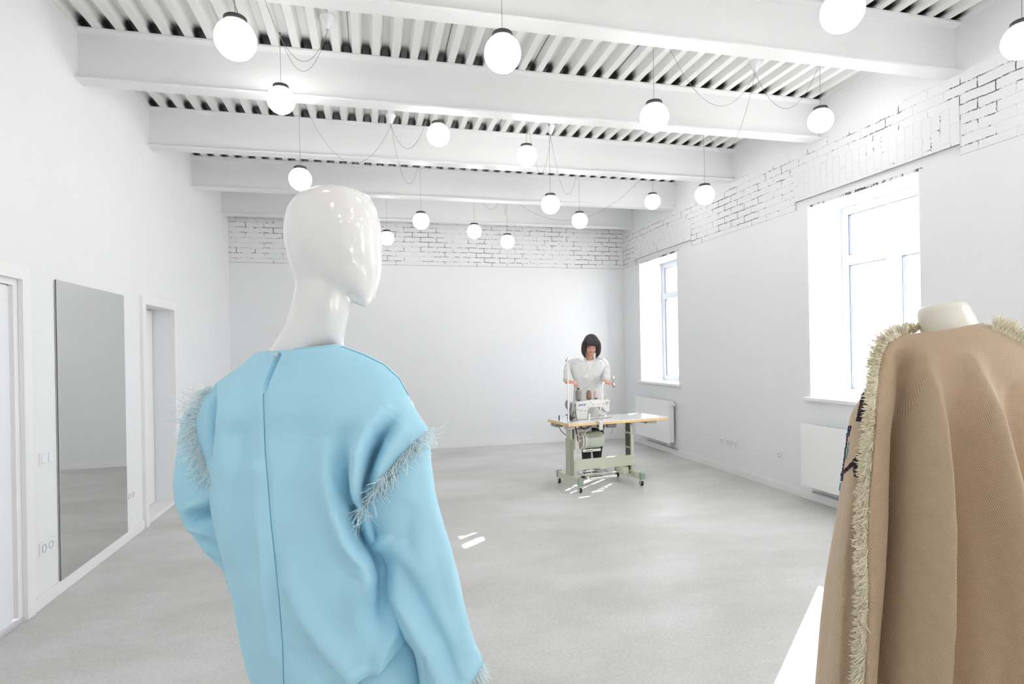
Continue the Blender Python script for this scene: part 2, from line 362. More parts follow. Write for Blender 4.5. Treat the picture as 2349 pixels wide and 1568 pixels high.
t = bpy.data.objects.new('door_2', None); COL.objects.link(t); t['kind'] = 'structure'; t.location = (XL, 6.46, 0)
t['label'] = 'recessed white door beyond the tall mirror'
mb = MB(); casing(mb, D2[0], D2[1], D2[2], .075, .03); mb.out('door_frame', M_trim, t, world=True)
xd = XL - .18
MB().box(XL - .28, D2[0], 0, XL + .002, D2[1], .045, .003).out('threshold', M_trim, t, world=True)
MB().box(xd - .04, D2[0] + .005, .05, xd, D2[1] - .008, D2[2] - .01, .003).out('door_leaf', M_trim, t, world=True)
MB().box(xd - .046, D2[0], .03, xd - .012, D2[1], D2[2]).out('door_gasket', M_plasticg, t, world=True)

# ---- tall wall mirror
t = thing('wall_mirror', 'tall frameless mirror standing on the left baseboard between two white doors', 'mirror', (XL + .01, 5.05, .084))
MX = bp(135.7, 1000, 1, 4.504).x
MB().box(XL + .003, 4.504, .084, MX - .005, 5.60, 2.092, .001).out('backing_panel', M_mirside, t, world=True)
MB().box(MX - .007, 4.503, .084, MX - .003, 5.601, 2.092).out('glass_edge', M_black, t, world=True)
MB().box(MX - .003, 4.504, .084, MX, 5.60, 2.092).out('mirror_glass', M_mirror, t, world=True)

# ---- electrical plates
def plate(name, label, cat, wallx, sgn, y0, n_, zc, kind):
    # a row of n_ modules of 80 mm, mounted on the wall face
    w = .081; t = thing(name, label, cat, (wallx, y0 + w * n_ / 2, zc))
    f_ = MB().box(wallx, y0, zc - .041, wallx + sgn * .009, y0 + w * n_, zc + .041, .0025); f_.out('cover_plate', M_plastic, t, world=True)
    for i in range(n_):
        c = y0 + w * (i + .5)
        if kind == 'switch':
            r = MB().box(wallx + sgn * .008, c - .026, zc - .028, wallx + sgn * .013, c + .026, zc + .028, .002); r.out('rocker', M_plastic, t, world=True)
            MB().box(wallx + sgn * .0085, c - .028, zc - .030, wallx + sgn * .0095, c + .028, zc + .030).out('rocker_surround', M_plasticg, t, world=True)
        else:
            MB().lathe([(.0265, .0085), (.0265, .0125), (.021, .0125), (.0195, .006), (.0001, .0055)], (wallx, c, zc), (sgn, 0, 0), 24).out('socket_ring', M_plasticg, t, world=True, smooth=False)
            MB().cyl((wallx + sgn * .005, c - .0095, zc), (wallx + sgn * .0072, c - .0095, zc), .0028, seg=8).cyl((wallx + sgn * .005, c + .0095, zc), (wallx + sgn * .0072, c + .0095, zc), .0028, seg=8).out('pin_hole', M_black, t, world=True)
    return t
plate('light_switch', 'white double light switch between the left door and the tall mirror', 'switch', XL, 1, 4.285, 2, .928, 'switch')
plate('wall_socket', 'white double socket low on the wall, directly below the light switch', 'socket', XL, 1, 4.272, 2, .362, 'socket')
plate('wall_socket', 'white double socket between the tall mirror and the recessed door', 'socket', XL, 1, 5.62, 2, .372, 'socket')
plate('wall_socket', 'white triple socket low on the right wall between the windows', 'socket', XR, -1, 6.262, 3, .375, 'socket')
plate('network_outlet', 'white single outlet just left of the triple socket on the right wall', 'socket', XR, -1, 6.55, 1, .378, 'socket')
plate('wall_socket', 'single white wall socket alone near the radiator behind the tan poncho', 'socket', XR, -1, 5.475, 1, .376, 'socket')

# ---- radiators
def radiator(y0, y1, z0, z1, label):
    t = thing('radiator', label, 'radiator', (XR - .06, (y0 + y1) / 2, z0), 0, 'white panel radiators under the windows')
    mb = MB().box(XR - .112, y0, z0, XR - .10, y1, z1, .004)
    mb.out('front_panel', M_rad, t, world=True)
    MB().box(XR - .044, y0 + .006, z0 + .01, XR - .036, y1 - .006, z1 - .012).out('back_panel', M_rad, t, world=True)
    mb = MB()
    k_ = int((y1 - y0) / .045)
    for i in range(k_): yy = y0 + .03 + i * .045; mb.box(XR - .1, yy, z0 + .03, XR - .045, yy + .004, z1 - .03)
    mb.out('convector_fins', M_rad, t, world=True)
    for q in (y0 + .001, y1 - .004): MB().box(XR - .108, q, z0 + .02, XR - .038, q + .003, z1 - .004).out('side_cover', M_rad, t, world=True)
    mb = MB().box(XR - .108, y0 + .002, z1 - .014, XR - .038, y1 - .002, z1 - .010)
    mb.out('top_grille', M_rad, t, world=True)
    MB().cyl((XR - .075, y0 - .0, z1 - .05), (XR - .075, y0 - .035, z1 - .05), .020, .017).cyl((XR - .075, y0 - .035, z1 - .05), (XR - .075, y0 - .075, z1 - .05), .026, .022, 20).out('thermostat_knob', M_plastic, t, world=True, auto=40)
    MB().cyl((XR - .075, y0 + .08, z0 - .035), (XR - .075, y0 + .08, z0 + .01), .012).cyl((XR - .075, y0 + .03, z0 - .03), (XR - .075, y0 + .14, z0 - .03), .016).cyl((XR - .075, y0 + .05, z0 - .03), (XR - .02, y0 + .05, z0 - .03), .01).out('valve', M_chrome, t, world=True, auto=40)
    for yy in (y0 + .2, y1 - .2): MB().box(XR - .04, yy, z0 + .05, XR - .001, yy + .03, z1 - .08).out('bracket', M_rad, t, world=True)
    return t
radiator(7.745, 8.86, .17, .795, 'white panel radiator under the far window, right of the sewing table')
radiator(3.9, 5.066, .16, .782, 'white panel radiator under the near window, partly hidden by the tan poncho')
for (a, b_, lb) in ((7.7, 8.62, 'thin steel pipe strip on the baseboard under the far radiator'), (3.85, 5.02, 'thin steel pipe strip on the baseboard under the near radiator')):
    tag(MB().box(XR - .03, a, bb + .002, XR - .001, b_, bb + .015, .003).out('pipe_cover', M_steel, None), lb, 'pipe cover')

# ---- outside: ground, and an unseen slab added to shade the far window
tag(MB().box(XR + WD + .05, -20, -.5, 60, 45, -.35).out('courtyard_ground', mat('pale_gravel', (.42, .41, .39), .9), None), 'pale gravel courtyard outside the windows', 'ground')
NX = 8.0; SL = .532 / .754
def to_mask(p):            # where the sun ray through floor point p crosses the sun mask plane
    d = NX - p[0]; return p[1] + d * SUN_AZ[1] / SUN_AZ[0], d * SL
HOLES = [(1.98, 5.78, 2.52, 6.24), (1.74, 5.74, 2.04, 5.80), (.58, 4.93, .80, 5.05), (.56, 4.60, .80, 4.74), (2.12, 6.02, 2.62, 6.62)]
# unseen slab added to shape the sun (mesh built from bands around the openings)
H2 = [(10.98, 11.11, 5.03, 5.21), (11.22, 11.34, 5.03, 5.21), (10.90, 11.26, 3.74, 4.28), (11.34, 11.46, 3.80, 4.22), (10.98, 11.20, 4.345, 4.40)]
ys = sorted({10.0, 12.3} | {h[0] for h in H2} | {h[1] for h in H2}); zs = sorted({-.4, 7.5} | {h[2] for h in H2} | {h[3] for h in H2})
mb = MB()
for a, b_ in zip(ys, ys[1:]):
    for c, d in zip(zs, zs[1:]):
        if not any(h[0] <= a and b_ <= h[1] and h[2] <= c and d <= h[3] for h in H2): mb.box(NX, a, c, NX + .06, b_, d)
tag(mb.out('sun_mask_slab', mat('pale_mask', (.7, .7, .68), .9), None), 'unseen pale slab added beyond the far window, with openings shaping the sun', 'sun mask')

# ================================================================== pendant globe lamps
K = {1: (-.26, 4.36), 2: (.24, 6.04), 3: (1.92, 6.0), 4: (3.2, 4.31), 5: (1.9, 8.2), 6: (-1.2, 8.2)}
LAMPS = [  # centre, canopy, swag, label
 ((-.639, 3.207, 3.165), 1, .50, 'lit globe pendant nearest the left wall, top left, big and tilted looking'),
 ((-.618, 4.645, 3.465), 1, .28, 'lit globe pendant against the second beam, below and right of the top left lamp'),
 ((-.592, 5.597, 3.153), 2, .51, 'lit globe pendant just above the white mannequin head'),
 ((.729, 3.108, 3.185), 0, 0, 'large lit globe pendant hanging alone at the top centre'),
 ((.610, 5.119, 3.465), 2, .40, 'lit globe pendant on a very short cord just right of the left cord rose'),
 ((1.504, 5.471, 3.449), 3, .53, 'lit globe pendant in front of the third beam, left of the central cord rose'),
 ((1.960, 3.739, 3.178), 4, .46, 'large lit globe pendant right of centre with a long swag to its right'),
 ((1.888, 5.944, 3.113), 3, 0, 'lit globe pendant straight below the central cord rose'),
 ((2.607, 6.999, 3.200), 3, .52, 'small lit globe pendant low and right of the lamp below the central rose'),
 ((3.626, 7.005, 3.486), 5, .56, 'small lit globe pendant near the right end of the fourth beam'),
 ((.624, 7.158, 3.160), 2, .46, 'lit globe pendant right of the mannequin head, its cord swagging to the left rose'),
 ((.253, 8.489, 3.198), 6, .38, 'farthest left globe pendant, half hidden by the back of the mannequin head'),
 ((1.423, 7.974, 3.223), 5, .34, 'small lit globe pendant in front of the brick band, left of a slightly lower one'),
 ((1.941, 8.179, 3.136), 5, .39, 'smallest and lowest lit globe pendant, in front of the centre of the brick band'),
 ((3.425, 5.460, 3.157), 4, .48, 'lit globe pendant beside the bare brick of the right wall, below the third beam'),
 ((3.736, 4.186, 3.465), 4, .34, 'lit globe pendant close to the right wall above the near window lintel'),
 ((2.308, 2.431, 3.219), 0, 0, 'very large lit globe pendant cut by the top edge of the view'),
 ((3.670, 2.567, 3.290), 0, 0, 'lit globe pendant cut by the right edge of the view')]
for y_ in (1.0, -.4, -1.8, -3.2):  # unseen lamps added behind the camera to light the clothes
    for x_ in (-.7, .9, 2.4, 3.6): LAMPS.append(((x_ + .2 * sin(y_ * 3), y_ + .15 * cos(x_ * 4), 3.2 + .12 * sin(x_ * 5 + y_)), 0, 0, 'lit globe pendant added behind the camera for light, out of view'))
def swag(a, b_, s, n=18):
    a, b_ = Vector(a), Vector(b_); return [a.lerp(b_, i / n) - Vector((0, 0, 4 * s * (i / n) * (1 - i / n))) for i in range(n + 1)]
globe_me = cap_me = None
for (c, kk, s, lb) in LAMPS:
    c = Vector(c); t = thing('globe_pendant', lb, 'pendant lamp', c, 0, 'lit opal globe pendants')
    if globe_me is None:
        g = MB().sphere((0, 0, 0), .1, 48, 32).out('lamp_globe', M_globe, t, True)
        cp = MB().lathe([(.0001, .112), (.052, .112), (.056, .108), (.056, .088), (.05, .084), (.0001, .084)], seg=36).out('lamp_cap', M_dark, t, True, auto=40)
        globe_me, cap_me = g, cp
    else:
        for src in (globe_me, cap_me):
            o = src.copy(); COL.objects.link(o); o.parent = t
    top = Vector((c.x, c.y, 3.965)); mb = MB()
    mb.tube([c + Vector((0, 0, .11)), c.lerp(top, .5), top], .0016, 6)
    if kk and s:
        kx, ky = K[kk]; mb.tube(swag(top - Vector((0, 0, .01)), (kx, ky, 3.868), s), .0016, 6)
    mb.cyl(top - Vector((0, 0, .018)), top + Vector((0, 0, .004)), .005, .009)
    mb.out('power_cord', M_cable, t, True, world=True)
klab = {1: 'small white cord rose on the ribbed deck between the first two beams at left', 2: 'white conical cord rose above the left third of the third beam', 3: 'white conical cord rose above the middle of the third beam',
        4: 'white conical cord rose under the deck at right with three cords', 5: 'white conical cord rose hidden in the bay before the brick wall', 6: 'white conical cord rose in the far left bay'}
for k_, (x, y) in K.items():
    t = thing('ceiling_rose', klab[k_], 'ceiling rose', (x, y, ZT))
    MB().lathe([(.0001, 0), (.052, 0), (.05, -.008), (.017, -.083), (.012, -.090), (.0001, -.090)], seg=32).out('rose_cone', M_plastic, t, True, auto=40)
    MB().cyl((0, 0, -.088), (0, 0, -.104), .013, .009).out('cord_grip', M_plasticg, t, True)

# ================================================================== industrial sewing table
TA = Vector((2.08, 6.05, 0)); TR = radians(7.5); TX = Vector((cos(TR), sin(TR), 0)); TY = Vector((-sin(TR), cos(TR), 0)); TZ = .76
def tp(u, v, yp):            # local (x', z) where the view ray meets the local plane y' = yp
    d = CF + CR * ((u - CX) / FPX) - CU * ((v - CY) / FPX); k_ = ((TA + TY * yp) - CO).dot(TY) / d.dot(TY); p = CO + d * k_
    return (p - TA).dot(TX), p.z
M_green = mat('pale_green_enamel', (.56, .58, .46), .35, var=.02)
M_greend = mat('sage_plastic_cap', (.28, .36, .31), .45)
M_slot = mat('dark_slot', (.09, .10, .08), .6)
M_ply = mat('birch_edge', (.80, .56, .30), .5, var=.06, scale=30)
M_lam = mat('white_laminate', (.84, .85, .88), .12)
M_mach = mat('ivory_enamel', (.70, .69, .65), .3)
M_machd = mat('grey_machine_side', (.33, .33, .31), .4)
M_motor = mat('sage_motor_enamel', (.50, .54, .46), .35)
tb = thing('sewing_table', 'white topped sewing table with birch edge and pale green steel stand on castors', 'table', (TA.x, TA.y, 0), TR)
LT, WT = 1.31, .545
MB().box(0, 0, TZ - .036, LT, WT, TZ - .003, .006).out('edge_band', M_ply, tb)
MB().box(.004, .004, TZ - .005, LT - .004, WT - .004, TZ, .001).out('tabletop', M_lam, tb)
for i, xx in enumerate((.098, .885)):
    fy0, fy1 = -.03, .49
    # telescopic upright: outer channel, inner post
    mb = MB().box(xx, .16, .13, xx + .008, .275, .56).box(xx, .16, .13, xx + .044, .168, .56).box(xx, .267, .13, xx + .044, .275, .56)
    if i == 0: mb.box(xx, .16, .13, xx + .044, .275, .56, .003)
    mb.out('leg_upright', M_green, tb)
    sx = xx if i else xx
    mb = MB().box(xx + .006, .168, .3, xx + .036, .266, TZ - .036, .002); mb.out('leg_post', M_green if i == 0 else M_green, tb)
    if i == 1:
        MB().box(xx - .0015, .172, .13, xx + .002, .262, .70).out('leg_slot', M_slot, tb)
        for z in (.40, .57, .2): MB().box(xx - .004, .165, z, xx + .002, .27, z + .02).out('leg_strap', M_green, tb)
    MB().box(xx - .02, .06, TZ - .045, xx + .07, .49, TZ - .036).out('top_bracket', M_green, tb)
    MB().box(xx - .004, fy0, .082, xx + .046, fy1, .150, .004).out('foot', M_green, tb)
    for yy, sg in ((fy0, -1), (fy1, 1)):
        MB().box(xx - .010, min(yy, yy + sg * .018) - .01, .074, xx + .052, max(yy, yy + sg * .018) + .01, .157, .007).out('foot_cap', M_greend, tb)
        cc = (xx + .02, yy + sg * .004, .033)
        ca = MB().box(cc[0] - .016, cc[1] - .012, .055, cc[0] + .016, cc[1] + .012, .066, .002).cyl((cc[0], cc[1], .06), (cc[0], cc[1], .082), .008).box(cc[0] - .016, cc[1] - .008, .02, cc[0] - .0135, cc[1] + .016, .06).box(cc[0] + .0135, cc[1] - .008, .02, cc[0] + .016, cc[1] + .016, .06).out('castor', M_chrome, tb)
        MB().lathe([(.0001, -.011), (.02, -.011), (.031, -.009), (.033, -.004), (.033, .004), (.031, .009), (.02, .011), (.0001, .011)], (cc[0], cc[1] + .006, .033), (1, 0, 0), 28).out('castor_wheel', M_black, ca, True)
        MB().lathe([(.0001, -.0125), (.017, -.0125), (.017, .0125), (.0001, .0125)], (cc[0], cc[1] + .006, .033), (1, 0, 0), 20).out('wheel_hub', M_chrome, ca)
# cross bar with bolts
MB().box(.142, .148, .205, .93, .158, .325, .003).box(.143, .150, .205, .929, .162, .212).box(.143, .150, .318, .929, .175, .325).out('cross_bar', M_green, tb)
for x, z in ((.152, .23), (.152, .298), (.915, .23), (.915, .298)):
    MB().lathe([(.0001, .006), (.007, .005), (.009, 0), (.0001, 0)], (x, .148, z), (0, -1, 0), 14).out('bolt', M_chrome, tb, True)
# treadle
mb = MB().tube([(.33, .12, .10), (.33, .40, .13), (.66, .40, .13), (.66, .12, .10), (.33, .12, .10)], .009, 8)
for k_ in range(9): mb.box(.345 + k_ * .036, .13, .105 + .0, .362 + k_ * .036, .39, .112)
mb.box(.32, .11, .096, .67, .13, .118, .003).box(.32, .39, .12, .67, .41, .14, .003)
mb.out('treadle', M_chrome, tb)
MB().cyl((.12, .26, .12), (.90, .26, .12), .007).out('treadle_shaft', M_green, tb)
MB().box(.80, .18, .085, .87, .30, .19, .01).box(.84, .1, .085, .88, .36, .11, .004).out('treadle_bracket', M_green, tb)
MB().tube([(.43, .27, .125), (.425, .27, .42)], .0045, 8).out('treadle_rod', M_chrome, tb)
# small fittings below the top
MB().box(-.012 + .02, .33, TZ - .078, .10, .47, TZ - .037, .006).out('switch_box', M_machd, tb)
MB().tube([(.06, .36, TZ - .075), (.07, .33, TZ - .12), (.10, .29, TZ - .16), (.15, .27, TZ - .19)], .004).out('motor_cable', M_dark, tb, True)
MB().box(.02, .06, TZ - .075, .12, .16, TZ - .037, .012).out('plastic_drawer', M_plasticg, tb)
MB().box(.50, .03, TZ - .082, .63, .13, TZ - .037, .014).out('knee_pad', mat('slate_plastic', (.16, .19, .19), .4), tb)
MB().tube([(.60, .1, TZ - .07), (.605, .09, TZ - .12), (.60, .09, TZ - .15), (.57, .1, TZ - .16)], .004).out('knee_lever', M_steel, tb, True)
MB().box(1.03, .03, TZ - .066, 1.16, .2, TZ - .037, .006).box(.99, .06, TZ - .052, 1.03, .16, TZ - .037).out('tool_drawer', mat('grey_drawer', (.38, .41, .40), .4), tb)
MB().tube([(.5, .0, TZ - .09), (.40, .02, TZ - .03 - .045), (.30, .03, TZ - .055), (.24, .03, TZ - .10), (.2, .04, TZ - .15), (.155, .05, TZ - .16), (.12, .08, TZ - .12)], .0042).out('thread_stand_cable', M_plasticg, tb, True)

# motor hung under the table
mo = thing('clutch_motor', 'sage green electric motor hanging under the sewing table', 'motor', TA + TX * .3 + TY * .27 + Vector((0, 0, .5)), TR)
R_ = .095
MB().lathe([(.0001, .0), (.055, 0), (.085, .012), (R_, .05), (R_, .2), (R_ - .003, .202), (R_ - .003, .206), (R_, .208), (R_, .25), (.0001, .25)], (.27, 0, .02), (-1, 0, 0), 40).out('motor_body', M_motor, mo, True, auto=35)
for k_ in range(3): MB().box(.06, -.10 + .0, .055 + k_ * .012, .2, -.088, .061 + k_ * .012).out('vent_rib', M_motor, mo)
MB().lathe([(.0001, 0), (R_ + .008, 0), (R_ + .008, .018), (R_ - .02, .02), (R_ - .022, .03), (R_ + .004, .032), (R_ + .004, .048), (.06, .05), (.0001, .05)], (.02, 0, .02), (-1, 0, 0), 40).out('clutch_housing', M_mach, mo, True, auto=35)
MB().lathe([(.0001, 0), (.055, 0), (.05, .03), (.0001, .03)], (-.03, 0, .02), (-1, 0, 0), 32).out('pulley', M_steel, mo, True, auto=35)
MB().box(-.115, -.055, -.075, -.055, .055, .16, .012).out('belt_guard', M_mach, mo)
MB().box(-.118, -.03, .03, -.085, .02, .19, .004).out('drive_belt', M_dark, mo)
MB().box(-.05, -.04, .115, .12, .04, .165, .012).box(-.02, -.02, .16, .2, .05, .222, .004).out('motor_mount', M_steel, mo)
MB().tube([(-.06, -.06, .2), (-.01, -.09, .16), (.05, -.10, .19)], .007).tube([(.08, -.07, .2), (.11, -.11, .13), (.16, -.1, .16), (.2, -.08, .2)], .006).tube([(-.1, -.05, .2), (-.09, -.07, .1), (-.07, -.05, .02)], .006).out('wiring', M_dark, mo, True)
MB().box(-.02, -.075, -.105, .21, -.055, -.075, .004).cyl((-.08, -.06, -.1), (-.03, -.06, -.085), .006).out('lever_arm', M_mach, mo)
for x in (.03, .06, .09): MB().cyl((x, -.079, -.09), (x, -.07, -.09), .006).out('lever_hole', M_black, mo)

# sewing machine head
ms = thing('sewing_machine', 'ivory industrial sewing machine with blue lettering on the sewing table', 'sewing machine', TA + Vector((0, 0, TZ)), TR)
yb, yf = .40, .265                # back and front of the body
def q(u, v, y=yf): a, z = tp(u, v, y); return a, z - TZ
BX0 = q(1321.5, 930)[0]; BX1 = q(1347, 930)[0]; EX = q(1398.5, 930)[0]
ZTp = q(1325, 922)[1]; ZTr = q(1395, 914.5)[1]; ZU = q(1365, 933)[1]; ZUr = q(1381, 931)[1]
pts = [(BX0, .006), (BX1, .006), (BX1, ZU - .03), (BX1 + .02, ZU - .004), (BX1 + .04, ZU), (q(1381, 931)[0], ZUr), (q(1388, 941)[0], q(1388, 941)[1]), (q(1391, 944)[0], q(1391, 944.5)[1]), (EX - .004, q(1397, 943)[1]), (EX, ZTr - .02), (EX - .015, ZTr), (q(1350, 918)[0], q(1350, 918)[1]), (BX0 + .01, ZTp), (BX0, ZTp - .01)]
MB().prism(pts, 1, yf, yb, .006).out('machine_body', M_mach, ms, auto=40)
MB().box(BX0 - .03, yf - .0, .004, EX + .03, yb + .03, .014, .002).out('bed_plate', M_mach, ms)
MB().box(BX0 - .052, yf + .015, .03, BX0, yb - .01, ZTp - .012, .01).out('side_cover', M_machd, ms)
hx, hz = q(1307, 929)
MB().lathe([(.0001, -.012), (.02, -.014), (.045, -.012), (.055, -.004), (.055, .008), (.048, .014), (.0001, .012)], (hx + .01, (yb + yf) / 2, hz), (-1, 0, 0), 32).cyl((hx, (yb + yf) / 2, hz), (BX0 - .04, (yb + yf) / 2, hz), .02).out('hand_wheel', M_machd, ms, True, auto=40)
MB().box(BX0 - .065, yf + .03, .0, BX0 - .04, yb - .03, .055, .004).cyl((BX0 - .1, yf + .04, .06), (BX0 - .05, yf + .04, .05), .006).cyl((BX0 - .09, yf + .02, .01), (BX0 - .05, yf + .04, .05), .005).lathe([(.0001, 0), (.012, 0), (.012, .01), (.0001, .01)], (BX0 - .1, yf + .04, .055), (0, 0, 1), 14).out('bobbin_winder', M_dark, ms)
nx = q(1393.5, 950)[0]
MB().cyl((nx, yf + .06, q(1393, 944)[1] + .02), (nx, yf + .06, .06), .0055).cyl((nx, yf + .06, .06), (nx, yf + .06, .012), .002).box(nx - .008, yf + .04, .014, nx + .01, yf + .085, .019, .001).cyl((nx, yf + .06, q(1393, 944)[1] + .012), (nx, yf + .06, q(1393, 944)[1] - .006), .012).out('needle_bar', M_chrome, ms)
MB().box(nx - .05, yf + .02, .0135, nx + .06, yb - .02, .0150).out('needle_plate', M_steel, ms)
for (u, v) in ((1355.5, 922.5), (1361, 927.5), (1372.6, 926.3), (1384, 925.6), (1390, 925), (1393.6, 923), (1392, 929), (1323.5, 938.7), (1332.3, 942), (1343.2, 941.6), (1348.6, 935), (1320.8, 928)):
    x, z = q(u, v); MB().lathe([(.0001, .003), (.0042, .003), (.005, 0), (.0001, 0)], (x, yf, z), (0, -1, 0), 12).out('screw', M_dark, ms)
x, z = q(1394.5, 921); MB().cyl((x, yf, z), (x, yf - .03, z + .006), .006).cyl((x, yf - .028, z + .004), (x + .045, yf - .028, z + .014), .0025).lathe([(.0001, 0), (.012, .002), (.012, .008), (.0001, .01)], (x - .012, yf, z - .01), (0, -1, 0), 16).out('tension_lever', M_steel, ms)
MB().cyl((q(1387, 913)[0], yf + .05, ZTr - .01), (q(1387, 913)[0], yf + .05, ZTr + .022), .009, .006).cyl((q(1393, 913)[0], yf + .05, ZTr - .01), (q(1393, 913)[0], yf + .05, ZTr + .032), .0045).out('presser_screw', M_steel, ms)
MB().box(BX0 + .005, yf - .0012, ZU - .028, BX1 - .004, yf + .001, ZU - .0265).out('cover_seam', M_machd, ms)
# lettering
fc = bpy.data.curves.new('lettering', 'FONT'); fc.body = 'JACK'; fc.size = .034; fc.extrude = .0008; fc.shear = .35; fc.offset = .0012; fc.space_character = 1.25
fo = bpy.data.objects.new('lettering_curve', fc); COL.objects.link(fo); bpy.context.view_layer.update()
fm = bpy.data.meshes.new_from_object(fo); bpy.data.objects.remove(fo)
fm.materials.clear(); fm.materials.append(mat('blue_lettering', (.03, .07, .45), .5)); fo = bpy.data.objects.new('lettering', fm); COL.objects.link(fo); fo.parent = ms
x, z = q(1326.8, 930.5); fo.location = (x, yf - .0012, z); fo.rotation_euler = (pi / 2, 0, 0); fo.scale = (1.0, .85, 1)

# thread cones, each standing on the arm of the machine
def cone(u, vb, r0, r1, h, col, cap, lb, nm):
    x, z = tp(u, vb, .35); zb = max(ZTp, ZTr) + TZ + .012
    xl = x; k_ = (xl - BX0) / (EX - BX0); zb = TZ + ZTp + (ZTr - ZTp) * k_ + .004
    t = thing('thread_cone', lb, 'thread cone', TA + TX * x + TY * .35 + Vector((0, 0, zb)), TR)
    MB().lathe([(.0001, 0), (.012, 0), (.012, .006), (.028, .008), (.028, .012), (.0001, .012)], seg=24).out('spool_base', M_black, t)
    MB().lathe([(.0001, .012), (r0, .012), (r0 + .001, .02), (r1 + .002, h * .78), (r1 * .62, h * .92), (r1 * .5, h), (.0001, h)], seg=32).out('wound_thread', mat(nm, col, .7, bump=.1, scale=120), t, True, auto=50)
    MB().lathe([(.0001, h - .002), (.0125, h - .002), (.0125, h + .014), (.009, h + .016), (.0001, h + .016)], seg=20).out('cone_tip', cap, t, auto=40)
cone(1327, 921, .031, .031, .135, (.28, .27, .23), M_black, 'grey thread cone with black tip on the sewing machine', 'grey_thread')
cone(1351, 920, .030, .025, .115, (.25, .15, .11), M_plastic, 'brown thread cone with white tip on the sewing machine', 'brown_thread')
cone(1367, 917, .026, .022, .10, (.62, .53, .50), M_plastic, 'pale pink thread cone, the rightmost on the sewing machine', 'pale_pink_thread')

# thread stand pole at the front left corner of the table
t = thing('thread_stand', 'tall white thread stand pole at the left corner of the sewing table', 'thread stand', TA + TX * .035 + TY * .06 + Vector((0, 0, TZ)), TR)
def ql(u, v, y): a, z = tp(u, v, y); return a - .035, z - TZ
hp = ql(1312, 822, .06)[1]
MB().cyl((0, 0, 0), (0, 0, hp * .62), .0085).cyl((0, 0, hp * .62), (0, 0, hp), .0065).out('pole', M_plastic, t, True, auto=40)
MB().lathe([(.0001, 0), (.022, 0), (.02, .004), (.0001, .004)], seg=24).out('base_plate', M_steel, t)
MB().box(-.018, -.012, hp - .035, .008, .014, hp - .006, .003).cyl((0, 0, hp), (0, 0, hp + .018), .008, .006).out('top_clamp', M_steel, t)
# wire thread rest on the table
t = thing('thread_rest', 'small dark wire thread rest standing on the table beside the white pole', 'thread rest', TA + TX * .14 + TY * .12 + Vector((0, 0, TZ)), TR)
MB().tube([(-.035, 0, .004), (-.012, 0, .115), (.012, 0, .115), (.035, 0, .004)], .003).tube([(-.03, .03, .004), (-.01, .01, .115)], .003).out('wire_frame', M_dark, t, True)
MB().box(-.045, -.025, 0, .045, .045, .006, .002).out('base_plate', M_steel, t)
tag(MB().cyl((0, 0, 0), (0, 0, .062), .006).out('table_peg', M_black, None), 'short black peg at the left end of the sewing table', 'peg').location = TA + TX * .035 + TY * .30 + Vector((0, 0, TZ))
t = thing('thread_tube', 'short white upright tube on the table before the sewing machine', 'tube', TA + TX * (tp(1351.5, 960, .15)[0]) + TY * .15 + Vector((0, 0, TZ)), TR)
MB().cyl((0, 0, 0), (0, 0, .075), .011).out('tube_body', M_plastic, t, True, auto=40)

# adjustable guide arm clamped to the front edge
gx, gz = tp(1377, 975, -.012)
t = thing('guide_arm', 'white jointed guide arm clamped to the front edge of the sewing table', 'guide arm', TA + TX * gx + Vector((0, 0, TZ)), TR)
def gl_(u, v, y=-.01): a, z = tp(u, v, y); return Vector((a - gx, y, z - TZ))
MB().box(-.022, -.034, -.095, .028, -.002, .012, .014).box(-.03, -.03, -.004, .03, .05, .014, .006).out('table_clamp', M_mach, t)
a, b_, c, d, e = gl_(1377, 952), gl_(1383, 878), gl_(1406, 865), gl_(1407, 880), gl_(1405, 888)
MB().tube([Vector((0, -.01, 0)), a, b_], .0065).out('lower_arm', M_plastic, t, True)
MB().tube([b_, c], .0042).out('upper_arm', M_steel, t, True)
MB().tube([c, d, e], .004).out('end_link', M_machd, t, True)
for p_, r_ in ((a, .014), (b_, .016), (c, .013), (d, .011)): MB().cyl(p_ - Vector((0, .012, 0)), p_ + Vector((0, .012, 0)), r_).out('joint_knob', M_steel, t, auto=40)
MB().tube([Vector((0, -.03, -.08)), Vector((.02, -.05, -.10)), Vector((.04, -.05, -.05)), Vector((.035, -.04, .0)), Vector((.01, -.01, .03))], .004).out('arm_cable', M_plasticg, t, True)

# ================================================================== soft surfaces built as lofts
import numpy as np
def cat(P, N):
    P = np.array(P, float); d = np.r_[0, np.cumsum(np.linalg.norm(np.diff(P[:, :4], axis=0), axis=1) + 1e-6)]; d /= d[-1]
    t = np.linspace(0, 1, N); out = []
    m = np.gradient(P, d, axis=0) if len(P) > 2 else np.repeat((P[1:] - P[:1]) / 1.0, 2, 0)
    for x in t:
        i = min(max(np.searchsorted(d, x) - 1, 0), len(P) - 2); h = d[i + 1] - d[i]; s = (x - d[i]) / h
        out.append((2 * s**3 - 3 * s**2 + 1) * P[i] + (s**3 - 2 * s**2 + s) * h * m[i] + (-2 * s**3 + 3 * s**2) * P[i + 1] + (s**3 - s**2) * h * m[i + 1])
    return np.array(out)
nCF, nCR, nCU, nCO = (np.array(v) for v in (CF, CR, CU, CO))
def nat(u, v, d): return nCO + (nCF[None] + nCR[None] * ((u - CX) / FPX)[:, None] - nCU[None] * ((v - CY) / FPX)[:, None]) * d[:, None]
